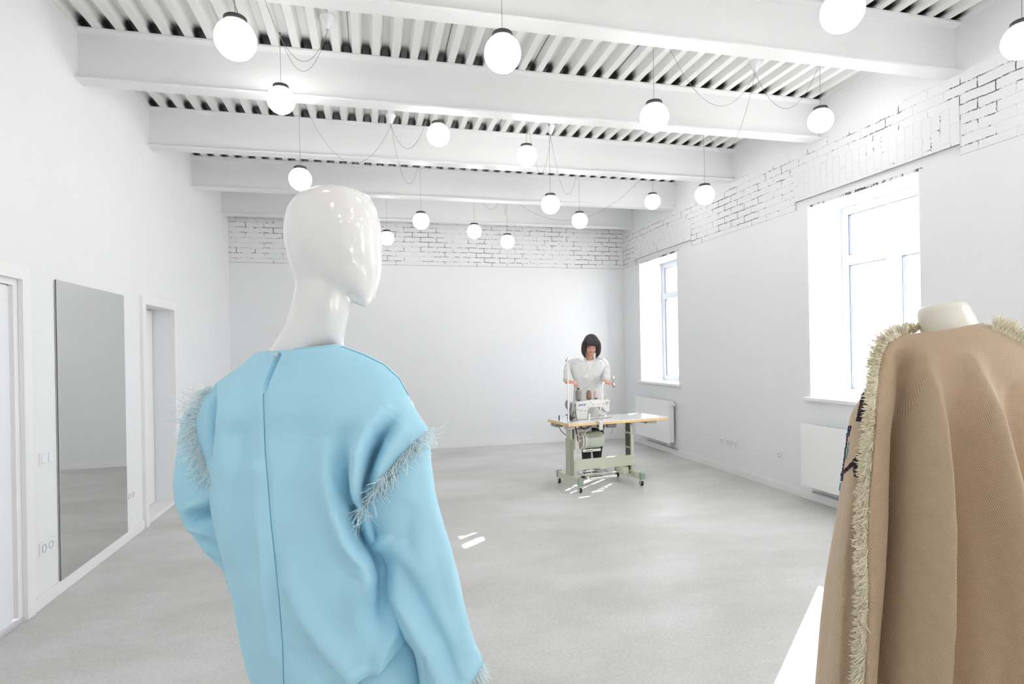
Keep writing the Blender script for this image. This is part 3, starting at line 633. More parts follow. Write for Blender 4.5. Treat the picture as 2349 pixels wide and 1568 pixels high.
def loft(secs, N, n, ex=2.2, aniso=1.0):
    # a section: left u,v, right u,v, depth of its left and right end, half thickness in depth
    S = cat(secs, N); Lp = nat(S[:, 0], S[:, 1], S[:, 4]); Rp = nat(S[:, 2], S[:, 3], S[:, 5]); C = (Lp + Rp) / 2; A = (Rp - Lp) / 2
    ph = np.linspace(0, 2 * pi, n, endpoint=False); c, s = np.cos(ph), np.sin(ph)
    cc = np.sign(c) * np.abs(c) ** (2 / ex); ss = np.sign(s) * np.abs(s) ** (2 / ex)
    m_ = C.mean(0) - nCO; m_[2] = 0; m_ /= np.linalg.norm(m_)          # thickness runs straight away from where the garment is seen
    m_ = m_ * .85 + nCF * .15
    return C[:, None] + A[:, None] * cc[None, :, None] + m_[None, None] * S[:, 6][:, None, None] * ss[None, :, None]
def gnorm(G):
    du = np.roll(G, -1, 1) - np.roll(G, 1, 1); dv = np.gradient(G, axis=0); n = np.cross(du, dv); l = np.linalg.norm(n, axis=2, keepdims=True); n = n / np.maximum(l, 1e-9)
    C = G.mean(1, keepdims=True); s = np.sign(((G - C) * n).sum((1, 2), keepdims=True)); return n * np.where(s == 0, 1, s)
def npj(G):
    q = G - nCO; d = q @ nCF; return CX + FPX * (q @ nCR) / d, CY - FPX * (q @ nCU) / d
def ridge(G, lines, mix=.5, gain=1.5):
    Nn = gnorm(G); u, v = npj(G); view = G - nCO; view /= np.linalg.norm(view, axis=2, keepdims=True)
    facing = np.clip(-(Nn * view).sum(2) * 3 + .45, 0, 1); D = np.zeros(u.shape)
    for ln in lines:
        P = ln[0]; amp, wl, wr = ln[1], ln[2], ln[3]; amps = amp if isinstance(amp, (list, tuple)) else [amp] * len(P)
        best = np.full(u.shape, 1e9); sg = np.zeros(u.shape); am = np.zeros(u.shape)
        for i in range(len(P) - 1):
            (x0, y0), (x1, y1) = P[i], P[i + 1]; dx, dy = x1 - x0, y1 - y0; L2 = dx * dx + dy * dy
            t = np.clip(((u - x0) * dx + (v - y0) * dy) / L2, 0, 1); ex, ey = u - x0 - t * dx, v - y0 - t * dy; d = np.hypot(ex, ey)
            k_ = d < best; best[k_] = d[k_]; sg[k_] = np.sign(dx * ey - dy * ex)[k_]; am[k_] = (amps[i] + (amps[i + 1] - amps[i]) * t)[k_]
        w = np.where(sg > 0, wl, wr)           # wl: on the right hand of travel in the picture (left when going up)
        D += am * np.exp(-(best / w) ** 2)
    dirn = Nn * (1 - mix) - nCF * mix
    return G + dirn * (D * facing * gain)[..., None]
def fbm(G, s, a, seed=0):
    Nn = gnorm(G); out = G.copy()
    for i in range(G.shape[0]):
        for j in range(G.shape[1]):
            p = G[i, j]; out[i, j] += Nn[i, j] * a * noise.noise(Vector((p[0] * s + seed, p[1] * s, p[2] * s * .45)))
    return out
def gmesh(name, G, m, parent, cap0=False, cap1=False, smooth=True):
    N, n = G.shape[:2]; me = bpy.data.meshes.new(name); idx = np.arange(N * n).reshape(N, n)
    a = idx[:-1]; b_ = np.roll(idx, -1, 1)[:-1]; c = np.roll(idx, -1, 1)[1:]; d = idx[1:]
    F_ = np.stack([a, b_, c, d], -1).reshape(-1, 4).tolist()
    if cap0: F_.append(idx[0][::-1].tolist())
    if cap1: F_.append(idx[-1].tolist())
    me.from_pydata(G.reshape(-1, 3).tolist(), [], F_); me.update()
    bm = bmesh.new(); bm.from_mesh(me); bmesh.ops.recalc_face_normals(bm, faces=bm.faces); bm.to_mesh(me); bm.free()
    uv = me.uv_layers.new(name='UVMap'); ar = np.r_[0, np.cumsum(np.linalg.norm(np.diff(G.mean(1), axis=0), axis=1))]
    mid = G[N // 2]; per = np.r_[0, np.cumsum(np.linalg.norm(np.diff(np.vstack([mid, mid[:1]]), axis=0), axis=1))]
    vi = np.zeros(len(me.loops), int); me.loops.foreach_get('vertex_index', vi)
    ii, jj = vi // n, vi % n; U_ = per[jj]
    # keep faces that wrap around the seam continuous
    co = np.stack([U_, ar[ii]], 1)
    ls = np.zeros(len(me.polygons), int); lt = np.zeros(len(me.polygons), int); me.polygons.foreach_get('loop_start', ls); me.polygons.foreach_get('loop_total', lt)
    for s_, t_ in zip(ls, lt):
        if t_ == 4:
            q = co[s_:s_ + 4, 0]
            if q.max() - q.min() > per[-1] / 2: co[s_:s_ + 4, 0] = np.where(q < per[-1] / 2, q + per[-1], q)
    uv.data.foreach_set('uv', co.ravel())
    me.polygons.foreach_set('use_smooth', [smooth] * len(me.polygons)); me.materials.append(m)
    o = bpy.data.objects.new(name, me); COL.objects.link(o)
    if parent is not None: o.parent = parent; me.transform(Matrix.Translation(-parent.location))
    return o
def bvh_of(G):
    N, n = G.shape[:2]; idx = np.arange(N * n).reshape(N, n)
    F_ = np.stack([idx[:-1], np.roll(idx, -1, 1)[:-1], np.roll(idx, -1, 1)[1:], idx[1:]], -1).reshape(-1, 4).tolist()
    return BVHTree.FromPolygons([Vector(p) for p in G.reshape(-1, 3).tolist()], F_)
def hit(bv, u, v):
    d = (CF + CR * ((u - CX) / FPX) - CU * ((v - CY) / FPX)).normalized(); r = bv.ray_cast(CO, d)
    if r[0] is None: return None
    n_ = r[1] if r[1].dot(d) < 0 else -r[1]; return r[0], n_
def resample(P, step):
    out = []
    for (x0, y0), (x1, y1) in zip(P, P[1:]):
        L = max(1, int(math.hypot(x1 - x0, y1 - y0) / step))
        for i in range(L): out.append((x0 + (x1 - x0) * i / L, y0 + (y1 - y0) * i / L, i / L))
    out.append((*P[-1], 0)); return out
def fringe(name, bvs, P, dirs, step, per, length, rad, m, parent, spread=.5, lift=.35, curl=.3, sag=.3, seed=1, fallback=1.2, rows=3., seg=4, label=None):
    # strands rooted along picture path P on the surfaces; dirs gives the picture direction at each node of P
    rnd = random.Random(seed); mb = MB(); nodes_ = []
    for k_ in range(len(P) - 1):
        (x0, y0), (x1, y1) = P[k_], P[k_ + 1]; L = max(1, int(math.hypot(x1 - x0, y1 - y0) / step))
        for i in range(L):
            t = i / L; nodes_.append((x0 + (x1 - x0) * t, y0 + (y1 - y0) * t, dirs[k_][0] * (1 - t) + dirs[k_ + 1][0] * t, dirs[k_][1] * (1 - t) + dirs[k_ + 1][1] * t, (dirs[k_][2] if len(dirs[k_]) > 2 else 1) * (1 - t) + (dirs[k_ + 1][2] if len(dirs[k_ + 1]) > 2 else 1) * t))
    last = None
    for (x, y, dx, dy, ln) in nodes_:
        h_ = None
        for bv in bvs:
            r = hit(bv, x, y)
            if r and (h_ is None or (r[0] - CO).length < (h_[0] - CO).length): h_ = r
        if h_ is None: h_ = last if last else (at(x, y, fallback), -CF)
        last = h_; dep = (h_[0] - CO).dot(CF)
        for _ in range(per):
            p = at(x + rnd.uniform(-rows, rows), y + rnd.uniform(-rows, rows), dep) + h_[1] * rnd.uniform(0, .002)
            dv = (CR * dx - CU * dy).normalized(); dv = (dv - h_[1] * dv.dot(h_[1]) * .5 + h_[1] * lift * rnd.uniform(.3, 1.2) + Vector([rnd.gauss(0, spread) for _ in range(3)])).normalized()
            L_ = length * ln * rnd.uniform(.55, 1.15); pts = [p]; cv = Vector([rnd.gauss(0, curl) for _ in range(3)])
            for s_ in range(seg):
                pts.append(pts[-1] + dv * (L_ / seg)); dv = (dv + cv * (1.6 / seg) + Vector((0, 0, -sag / seg))).normalized()
            mb.tube(pts, [rad, rad, rad * .95] + [rad * .85] * (seg - 3) + [rad * .5], 3, False)
    o = mb.out(name, m, parent, True, world=True); o['kind'] = 'stuff'
    if label: o['label'] = label
    return o
def remeshed(name, obs, m, parent, voxel, smooth=8, deci=None):
    # weld several closed pieces into one continuous skin
    bpy.ops.object.select_all(action='DESELECT')
    for o in obs: o.select_set(True)
    bpy.context.view_layer.objects.active = obs[0]; bpy.ops.object.join(); o = obs[0]
    r = o.modifiers.new('r', 'REMESH'); r.mode = 'VOXEL'; r.voxel_size = voxel; r.use_smooth_shade = True
    s = o.modifiers.new('s', 'SMOOTH'); s.factor = .5; s.iterations = smooth
    dg = bpy.context.evaluated_depsgraph_get(); me = bpy.data.meshes.new_from_object(o.evaluated_get(dg))
    me.name = name; me.materials.clear(); me.materials.append(m)
    me.transform(o.matrix_world)
    bpy.data.objects.remove(o); n_ = bpy.data.objects.new(name, me); COL.objects.link(n_)
    for p in me.polygons: p.use_smooth = True
    if parent is not None: n_.parent = parent; me.transform(Matrix.Translation(-parent.location))
    return n_
def tmp(mb): return mb.out('piece', M_wall, None)
def chain(pts, rad, seg=14, n=5):
    # tapered limb through points with rounded ends
    P = cat([(*p, r) for p, r in zip(pts, rad)], n * (len(pts) - 1) + 1); Q = [Vector(p[:3]) for p in P]; R = [float(p[3]) for p in P]
    d0 = (Q[0] - Q[1]).normalized(); d1 = (Q[-1] - Q[-2]).normalized()
    Q = [Q[0] + d0 * R[0] * .9, Q[0] + d0 * R[0] * .6] + Q + [Q[-1] + d1 * R[-1] * .6, Q[-1] + d1 * R[-1] * .9]; R = [R[0] * .35, R[0] * .78] + R + [R[-1] * .78, R[-1] * .35]
    return MB().tube(Q, R, seg)
def hand(wrist, fwd, nrm, side, scale=1., curl=.35):
    # wrist point, direction of the fingers, back-of-hand normal, side = +1 if the thumb leaves towards fwd x nrm
    f_, n_ = fwd.normalized(), nrm.normalized(); n_ = (n_ - f_ * n_.dot(f_)).normalized(); s_ = f_.cross(n_) * side; S = scale; out = []
    rr = []
    for t, w, th in ((-.01, .026, .019), (.015, .029, .017), (.05, .039, .015), (.08, .041, .013), (.092, .036, .011)):
        c = wrist + f_ * t * S; rr.append([c + s_ * w * S * cos(a) + n_ * th * S * sin(a) for a in [2 * pi * i / 16 for i in range(16)]])
    mb = MB(); mb.rings(rr); out.append(tmp(mb))
    for i, (o_, L_, r_) in enumerate(((.029, .070, .0088), (.010, .080, .0090), (-.010, .074, .0086), (-.029, .058, .0078))):
        p = wrist + f_ * .082 * S + s_ * o_ * S; a = curl * (1 + .12 * i); P = [p - f_ * .02 * S]; P.append(p); d = f_ + s_ * o_ * 2.2
        ang = 0
        for k_, fr in enumerate((.45, .30, .25)):
            ang += a * (.8, 1.1, .8)[k_]; dd = (d.normalized() * cos(ang) - n_ * sin(ang)); P.append(P[-1] + dd * L_ * fr * S)
        out.append(tmp(chain(P, [r_ * S, r_ * S, r_ * .97 * S, r_ * .9 * S, r_ * .78 * S], 10, 3)))
    p = wrist + f_ * .02 * S + s_ * .024 * S; d1 = (f_ * .62 + s_ * .72 - n_ * .25).normalized(); d2 = (f_ * .85 + s_ * .42 - n_ * .3).normalized()
    out.append(tmp(chain([p - d1 * .01, p + d1 * .034 * S, p + d1 * .034 * S + d2 * .03 * S, p + d1 * .034 * S + d2 * .054 * S], [.013 * S, .0115 * S, .0100 * S, .0085 * S], 10, 3)))
    return out

# ================================================================== mannequin in the blue sweater
M_gloss = mat('glossy_white_fibreglass', (.83, .82, .81), .12, coat=1, spec=.6)
M_blue = bpy.data.materials.new('light_blue_wool'); N, L = nodes(M_blue); b = N['Principled BSDF']; b.inputs['Roughness'].default_value = .85
b.inputs['Sheen Weight'].default_value = .12; b.inputs['Sheen Roughness'].default_value = .5; b.inputs['Specular IOR Level'].default_value = .2; b.inputs['Sheen Tint'].default_value = (.8, .93, 1, 1)
tc = N.new('ShaderNodeTexCoord'); nz = N.new('ShaderNodeTexNoise'); nz.inputs['Scale'].default_value = 900; L.new(tc.outputs['Object'], nz.inputs['Vector'])
nz2 = N.new('ShaderNodeTexNoise'); nz2.inputs['Scale'].default_value = 5; L.new(tc.outputs['Object'], nz2.inputs['Vector'])
L.new(mixc(N, L, nz2.outputs[0], (.41, .71, .86), (.44, .74, .88)), b.inputs['Base Color'])
bn = N.new('ShaderNodeBump'); bn.inputs['Strength'].default_value = .12; bn.inputs['Distance'].default_value = .001; L.new(nz.outputs[0], bn.inputs['Height']); L.new(bn.outputs[0], b.inputs['Normal'])
M_bluef = mat('light_blue_threads', (.84, .95, .98), .8)

base = at(700, 1300, 1.22); base = Vector((base.x, base.y, 0))
TORSO = [(616, 806, 782, 792, 1.25, 1.17, .055), (598, 806, 802, 798, 1.25, 1.17, .068), (558, 833, 878, 830, 1.25, 1.15, .085), (520, 862, 922, 872, 1.26, 1.14, .10), (489, 886, 942, 916, 1.26, 1.13, .11), (464, 922, 963, 952, 1.26, 1.13, .12),
         (450, 965, 984, 990, 1.27, 1.13, .125), (456, 1012, 940, 1034, 1.27, 1.13, .13), (471, 1050, 892, 1088, 1.26, 1.13, .132), (481, 1090, 872, 1122, 1.26, 1.14, .135), (483, 1130, 866, 1165, 1.26, 1.14, .138), (492, 1190, 868, 1205, 1.26, 1.14, .14),
         (507, 1250, 884, 1250, 1.26, 1.14, .145), (522, 1310, 904, 1300, 1.26, 1.14, .15), (537, 1370, 917, 1350, 1.26, 1.14, .15), (548, 1430, 925, 1395, 1.26, 1.14, .15), (561, 1490, 930, 1425, 1.26, 1.14, .148), (582, 1548, 927, 1446, 1.26, 1.14, .14),
         (597, 1562, 918, 1456, 1.26, 1.15, .128), (603, 1545, 905, 1440, 1.26, 1.15, .118)]
G = loft(TORSO, 330, 380, 2.15)
SEAM = [(604, 902), (606, 960), (609, 1040), (615, 1110), (622, 1200), (631, 1280), (640, 1370), (648, 1470), (652, 1600)]
G = ridge(G, [
    ([(487, 893), (492, 940), (489, 1000), (484, 1050)], [-.012, -.03, -.03, -.01], 11, 9),                 # hollow behind the left sleeve cap
    ([(512, 880), (520, 960), (512, 1060), (505, 1160), (520, 1280)], [.004, .012, .012, .008, .004], 26, 26),
    ([(885, 935), (845, 975), (828, 1040), (818, 1110), (812, 1150)], [.006, .020, .026, .024, .014], 20, 14),  # fold falling from the shoulder
    ([(905, 960), (868, 1010), (848, 1060), (838, 1110), (838, 1150)], [-.004, -.026, -.044, -.046, -.02], 13, 13),
    ([(925, 985), (893, 1030), (868, 1075), (852, 1110)], [.006, .012, .014, .008], 16, 16),
    ([(795, 1000), (790, 1080), (795, 1140), (812, 1200), (835, 1250), (868, 1290)], [-.004, -.02, -.03, -.042, -.046, -.02], 17, 15),
    ([(745, 1000), (752, 1100), (775, 1175), (805, 1240), (840, 1285), (846, 1325), (825, 1370), (812, 1430)], [.0, .012, .02, .028, .03, .024, .014, .004], 26, 16),
    ([(875, 1290), (882, 1340), (876, 1390), (868, 1430)], [-.02, -.034, -.03, -.012], 22, 24),
    ([(660, 1250), (664, 1335), (700, 1410), (752, 1486), (800, 1556)], [.0, .010, .013, .012, .008], 20, 30),
    ([(700, 1500), (760, 1568)], -.008, 30, 30), ([(915, 1400), (905, 1450), (880, 1500), (860, 1568)], [.0, .012, .012, .01], 14, 14),
    ([(588, 1080), (592, 1180), (602, 1290), (615, 1400), (622, 1500)], [.004, .008, .009, .008, .006], 20, 15),
    ([(700, 900), (690, 1000), (672, 1100), (660, 1200)], [.0, -.006, -.008, -.003], 34, 34), ([(555, 1000), (560, 1150), (575, 1300)], -.006, 22, 22),
    (SEAM, -.0016, 5, 4),
    ([(638, 812), (628, 832), (612, 872), (604, 905)], [-.010, -.016, -.013, -.002], 4.0, 4.0)], .55)
G = fbm(G, 7, .0035, 3)
sw = thing('sweater', 'light blue wool sweater with fringed armholes on the white mannequin seen from behind', 'sweater', base)
gmesh('bodice', G, M_blue, sw); BT = bvh_of(G)
# right sleeve
SR = [(800, 1150, 965, 975, 1.14, 1.13, .05), (818, 1180, 985, 1000, 1.14, 1.13, .066), (842, 1188, 992, 1060, 1.14, 1.13, .075), (858, 1206, 998, 1125, 1.14, 1.13, .078), (868, 1240, 1014, 1195, 1.14, 1.13, .08), (879, 1290, 1034, 1262, 1.13, 1.12, .08),
      (883, 1335, 1050, 1325, 1.13, 1.12, .08), (892, 1385, 1062, 1385, 1.12, 1.11, .08), (915, 1435, 1076, 1438, 1.12, 1.10, .078), (944, 1478, 1092, 1482, 1.11, 1.10, .074), (956, 1530, 1110, 1520, 1.11, 1.09, .07), (962, 1590, 1103, 1572, 1.10, 1.09, .066), (965, 1650, 1092, 1622, 1.10, 1.09, .062), (968, 1655, 1088, 1625, 1.10, 1.09, .056)]
G2 = loft(SR, 220, 220, 2.1)
G2 = ridge(G2, [
    ([(858, 1255), (880, 1240), (905, 1235)], [.012, .008, .0], 10, 12), ([(870, 1262), (895, 1290), (925, 1330), (965, 1400), (1010, 1480), (1040, 1560)], [.006, -.012, -.016, -.016, -.014, -.008], 26, 22),
    ([(900, 1300), (915, 1370), (950, 1430), (985, 1500), (1010, 1568)], [.006, .012, .014, .012, .008], 20, 22), ([(896, 1385), (915, 1425), (935, 1455)], -.006, 5, 5),
    ([(990, 1100), (1010, 1200), (1035, 1300), (1060, 1400), (1085, 1480)], [.004, .008, .01, .01, .008], 22, 26), ([(940, 1180), (930, 1240), (955, 1320)], [-.006, -.009, -.0], 24, 24), ([(979, 1500), (979, 1600)], -.002, 2.5, 2.5)], .5)
G2 = fbm(G2, 10, .004, 9); gmesh('sleeve', G2, M_blue, sw); BS = bvh_of(G2)
# left sleeve, elbow bent behind the body
SL_ = [(462, 920, 520, 900, 1.25, 1.25, .05), (424, 945, 520, 930, 1.27, 1.25, .065), (413, 985, 528, 975, 1.29, 1.25, .075), (408, 1030, 530, 1030, 1.30, 1.26, .078), (401, 1085, 535, 1090, 1.31, 1.26, .08), (400, 1140, 545, 1150, 1.31, 1.27, .08),
       (414, 1182, 560, 1190, 1.32, 1.28, .078), (440, 1222, 575, 1225, 1.33, 1.30, .072), (468, 1258, 590, 1255, 1.34, 1.32, .066), (496, 1287, 600, 1282, 1.35, 1.33, .058), (512, 1308, 605, 1305, 1.36, 1.34, .052), (520, 1326, 606, 1324, 1.36, 1.34, .048), (523, 1327, 603, 1325, 1.36, 1.34, .042)]
G3 = loft(SL_, 170, 180, 2.1)
G3 = ridge(G3, [
    ([(440, 1040), (455, 1085), (470, 1110)], [-.008, -.014, -.012], 14, 14), ([(408, 1100), (418, 1120), (428, 1150)], .008, 7, 7), ([(418, 1170), (440, 1160), (480, 1140), (500, 1125)], [.004, .012, .014, .012], 12, 12),
    ([(430, 1196), (455, 1180), (490, 1175), (530, 1170)], [-.004, -.022, -.034, -.034], 9, 12), ([(428, 1194), (450, 1208), (480, 1212), (510, 1228), (530, 1240)], [.008, .014, .014, .012, .01], 9, 12), ([(465, 1240), (500, 1242), (530, 1252)], [-.008, -.014, -.014], 8, 8), ([(480, 1262), (510, 1270)], .006, 8, 8)], .45)
G3 = fbm(G3, 11, .003, 5); gmesh('sleeve', G3, M_blue, sw); BL = bvh_of(G3)
fringe('armhole_fringe', [BT, BS], [(990, 982), (955, 1008), (915, 1050), (880, 1088), (848, 1130), (826, 1172)], [(.5, .9, .8), (.35, .9, .8), (.2, .9, .9), (.15, .9, .9), (0, 1, 1.1), (-.5, 1, 1.5)], 2.6, 3, .046, .0008, M_bluef, sw, .42, .3, .95, .6, 4, 1.1)
fringe('armhole_fringe', [BT, BL], [(486, 886), (463, 922), (448, 962), (452, 1006), (466, 1046), (482, 1092)], [(-.9, .3, .9), (-1, .2, 1.1), (-1, .15, 1.15), (-.7, .6, 1), (-.35, .9, 1), (-.1, 1, .9)], 2.6, 3, .050, .0008, M_bluef, sw, .38, .3, .85, .3, 5, 1.25)
fringe('cuff_fringe', [BS], [(1112, 1515), (1095, 1545), (1075, 1580), (1040, 1610)], [(.1, 1), (0, 1), (0, 1), (0, 1)], 1.6, 4, .03, .0006, M_bluef, sw, .15, .2, .3, .2, 6, 1.09)
fringe('cuff_fringe', [BL], [(521, 1318), (532, 1322), (545, 1324), (560, 1326)], [(0, 1), (0, 1), (0, 1), (0, 1)], 1.2, 4, .032, .0006, M_bluef, sw, .1, .2, .2, .2, 7, 1.3)
# collar stand and loop button at the back
h_ = hit(BT, 633, 814) or (at(633, 814, 1.15), -CF)
MB().sphere(h_[0] + h_[1] * .003, .0042, 16, 10, (1, 1, 1)).out('neck_button', mat('pale_button', (.62, .70, .66), .35), sw, True, world=True)
rim = [Vector(p) for p in G[0]]; MB().tube(rim + rim[:1], .0028, 6, False).out('neck_binding', M_blue, sw, True, world=True)
hem = [Vector(p) for p in G3[-2]]
# shoulder seam on the right
sp_ = [hit(BT, u, v) for u, v, _ in resample([(783, 795), (830, 812), (880, 836), (915, 868), (936, 906)], 8)]
sp_ = [h[0] + h[1] * .0006 for h in sp_ if h]
if len(sp_) > 3: MB().tube(sp_, .0009, 5).out('shoulder_seam', mat('deep_blue_seam', (.12, .40, .56), .8), sw, True, world=True)

sm_ = [hit(BT, u, v) for u, v, _ in resample(SEAM, 6)]; sm_ = [h[0] + h[1] * .0001 for h in sm_ if h]
MB().tube(sm_, .0009, 5).out('back_seam', bpy.data.materials['deep_blue_seam'], sw, True, world=True)
# straight skirt of the same cloth
sk = thing('skirt', 'light blue skirt below the sweater hem, on the white mannequin', 'skirt', base)
GS = loft([(628, 1470, 925, 1380, 1.25, 1.17, .105), (606, 1530, 950, 1440, 1.25, 1.16, .12), (594, 1580, 964, 1530, 1.25, 1.15, .13), (588, 1700, 972, 1700, 1.25, 1.15, .14), (586, 1850, 974, 1850, 1.25, 1.15, .142), (584, 2000, 976, 2000, 1.25, 1.15, .144)], 60, 120, 2.2)
gmesh('skirt_cloth', fbm(GS, 6, .006, 2), M_blue, sk)

# the mannequin itself: head, neck, trunk, arms and legs in one skin
mq = thing('mannequin', 'glossy white faceless mannequin with long neck wearing the blue sweater', 'mannequin', base)
HS = [(745, 434, 790, 434), (702, 442, 825, 441), (672, 455, 848, 454), (658, 478, 862, 476), (651, 510, 871, 506), (650, 530, 874, 528), (652, 558, 877, 560), (658, 586, 877, 590), (666, 612, 876, 620), (676, 640, 871, 648), (740, 660, 863, 674), (800, 682, 853, 696), (820, 700, 843, 706)]
hb = [.03, .058, .072, .080, .086, .088, .086, .082, .074, .064, .048, .032, .014]
def px_piece(S, B, dl, dr, N=40, n=48, ex=2.0, dd=None):
    dd = dd or [0] * len(S); Gp = loft([(*s, dl + e_, dr + e_, q) for s, q, e_ in zip(S, B, dd)], N, n, ex); mb = MB(); mb.rings([[Vector(p) for p in r] for r in Gp]); return tmp(mb)
pcs = [px_piece(HS, hb, 1.19, 1.19)]
NS = [(680, 540, 800, 520), (681, 590, 815, 570), (679, 635, 818, 625), (672, 680, 810, 675), (662, 718, 802, 712), (649, 752, 795, 748), (630, 782, 789, 784), (612, 812, 795, 808), (600, 850, 820, 850), (590, 900, 840, 900)]
pcs.append(px_piece(NS, [.066, .066, .064, .061, .058, .056, .054, .052, .055, .06], 1.195, 1.195, dd=[0, 0, 0, 0, .002, .006, .012, .02, .03, .035]))
TS = [(540, 880, 880, 880), (520, 960, 890, 960), (530, 1100, 850, 1100), (560, 1250, 840, 1250), (580, 1400, 850, 1400), (600, 1560, 900, 1560), (610, 1700, 900, 1700), (640, 1760, 880, 1760)]
pcs.append(px_piece(TS, [.08, .09, .095, .085, .085, .10, .10, .08], 1.23, 1.18))
sR, sL = at(905, 940, 1.15), at(520, 945, 1.26)
eR, wR = at(965, 1300, 1.13), at(1035, 1570, 1.11); pcs.append(tmp(chain([sR, eR, wR], [.042, .034, .024], 16, 10)))
eL, wL = at(462, 1160, 1.31), at(560, 1320, 1.38); pcs.append(tmp(chain([sL, eL, wL], [.042, .034, .024], 16, 10)))
pcs += hand(wR + Vector((0, 0, -.01)), Vector((.05, .1, -1)), CR, 1, .95); pcs += hand(wL, CR * .8 + Vector((0, .1, -.4)), -CF, -1, .95)
for sgn in (-1, 1):
    hp_ = at(752 + 62 * sgn, 1720, 1.215 - .02 * sgn); kn = Vector((hp_.x, hp_.y, .46)); an = Vector((hp_.x - .0, hp_.y - .03, .075))
    pcs.append(tmp(chain([hp_, kn, an + Vector((0, 0, .2)), an], [.072, .048, .046, .03], 18, 8))); fd = Vector((.35, .93, 0)).normalized()
    pcs.append(tmp(chain([an - fd * .03 - Vector((0, 0, .035)), an + fd * .07 - Vector((0, 0, .045)), an + fd * .16 - Vector((0, 0, .055))], [.03, .03, .018], 14, 6)))
remeshed('mannequin_body', pcs, M_gloss, mq, .0042, 26)
MB().lathe([(.0001, 0), (.17, 0), (.17, .006), (.165, .009), (.0001, .009)], seg=48).out('stand_base', M_steel, mq, auto=40)

# ================================================================== tailor's bust in the tan poncho
M_cream = mat('cream_bust_cover', (.74, .70, .60), .35, coat=.2)
M_tan = bpy.data.materials.new('tan_woven_wool'); N, L = nodes(M_tan); b = N['Principled BSDF']; b.inputs['Roughness'].default_value = .9; b.inputs['Sheen Weight'].default_value = .35; b.inputs['Sheen Tint'].default_value = (1, .93, .86, 1); b.inputs['Specular IOR Level'].default_value = .15
uv = N.new('ShaderNodeUVMap'); wob = N.new('ShaderNodeTexNoise'); wob.inputs['Scale'].default_value = 14; L.new(uv.outputs[0], wob.inputs['Vector'])
ad = N.new('ShaderNodeVectorMath'); ad.operation = 'MULTIPLY_ADD'; L.new(wob.outputs['Color'], ad.inputs[0]); ad.inputs[1].default_value = (.006, .006, 0); L.new(uv.outputs[0], ad.inputs[2])
sx = N.new('ShaderNodeSeparateXYZ'); L.new(ad.outputs[0], sx.inputs[0]); KW = 2 * pi / .0031
a_ = math_n(N, L, 'SINE', math_n(N, L, 'MULTIPLY', math_n(N, L, 'ADD', sx.outputs[0], math_n(N, L, 'MULTIPLY', sx.outputs[1], .5)), KW)); c_ = math_n(N, L, 'SINE', math_n(N, L, 'MULTIPLY', sx.outputs[1], KW))
w_ = ramp(N, L, math_n(N, L, 'MULTIPLY', a_, c_), -.05, .85)
fz = N.new('ShaderNodeTexNoise'); fz.inputs['Scale'].default_value = 60; fz.inputs['Detail'].default_value = 5; L.new(uv.outputs[0], fz.inputs['Vector'])
ca = mixc(N, L, fz.outputs[0], (.39, .26, .16), (.51, .36, .23)); cb = mixc(N, L, w_, ca, (.92, .76, .58)); L.new(cb, b.inputs['Base Color'])
bn = N.new('ShaderNodeBump'); bn.inputs['Strength'].default_value = .45; bn.inputs['Distance'].default_value = .0015; L.new(math_n(N, L, 'ADD', w_, math_n(N, L, 'MULTIPLY', fz.outputs[0], .6)), bn.inputs['Height']); L.new(bn.outputs[0], b.inputs['Normal'])
M_yarn = mat('cream_wool_fringe', (.95, .88, .68), .9, sheen=.3)
DB = 1.16
pb = at(2215, 1300, DB); pb = Vector((pb.x, pb.y, 0))
PON = [(2112, 766, 2252, 742, .058), (2080, 763, 2290, 750, .074), (2044, 772, 2335, 772, .088), (2014, 794, 2375, 806, .10), (2000, 838, 2397, 852, .115), (1980, 900, 2412, 910, .135), (1953, 948, 2428, 960, .15), (1943, 1010, 2442, 1020, .16), (1931, 1090, 2457, 1095, .17), (1919, 1170, 2470, 1170, .175),
       (1905, 1245, 2485, 1245, .18), (1893, 1320, 2500, 1320, .185), (1884, 1400, 2515, 1400, .19), (1877, 1490, 2530, 1490, .195), (1870, 1568, 2545, 1568, .2), (1858, 1720, 2565, 1720, .21), (1845, 1900, 2585, 1900, .215)]
PON = [(a, b_, c, d, DB, DB, e) for a, b_, c, d, e in PON]
ROOT = [(2104, 758), (2066, 770), (2036, 786), (2022, 815), (2014, 860), (2011, 910), (2008, 960), (2003, 1020), (1997, 1090), (1992, 1150), (1990, 1200), (1989, 1270), (1992, 1340), (1990, 1400), (1987, 1470), (1982, 1568), (1978, 1640)]
GP = loft(PON, 420, 420, 2.25)
GP = ridge(GP, gain=2.3, lines=[
    (ROOT[2:], .007, 3.5, 22),
    ([(2068, 800), (2088, 840), (2092, 900), (2084, 1000), (2080, 1100), (2078, 1200), (2072, 1330), (2062, 1450), (2052, 1600)], [-.004, -.016, -.024, -.032, -.036, -.038, -.038, -.036, -.034], 26, 24),
    ([(2120, 830), (2130, 900), (2134, 975), (2138, 1080), (2140, 1200), (2134, 1400), (2122, 1600)], [.004, .014, .02, .024, .026, .028, .028], 20, 24),
    ([(2190, 900), (2200, 1000), (2205, 1150), (2215, 1350), (2225, 1600)], [-.002, -.01, -.016, -.02, -.022], 34, 34),
    ([(2225, 830), (2262, 950), (2285, 1100), (2308, 1300), (2335, 1600)], [.006, .016, .022, .024, .026], 26, 26),
    ([(2330, 900), (2345, 1100), (2365, 1350), (2385, 1600)], [-.006, -.014, -.018, -.02], 24, 24),
    ([(1962, 1000), (1950, 1120), (1935, 1260), (1925, 1400), (1915, 1568)], [.0, .006, .008, .008, .008], 16, 16)], mix=.5)
GP = fbm(GP, 7, .004, 1)
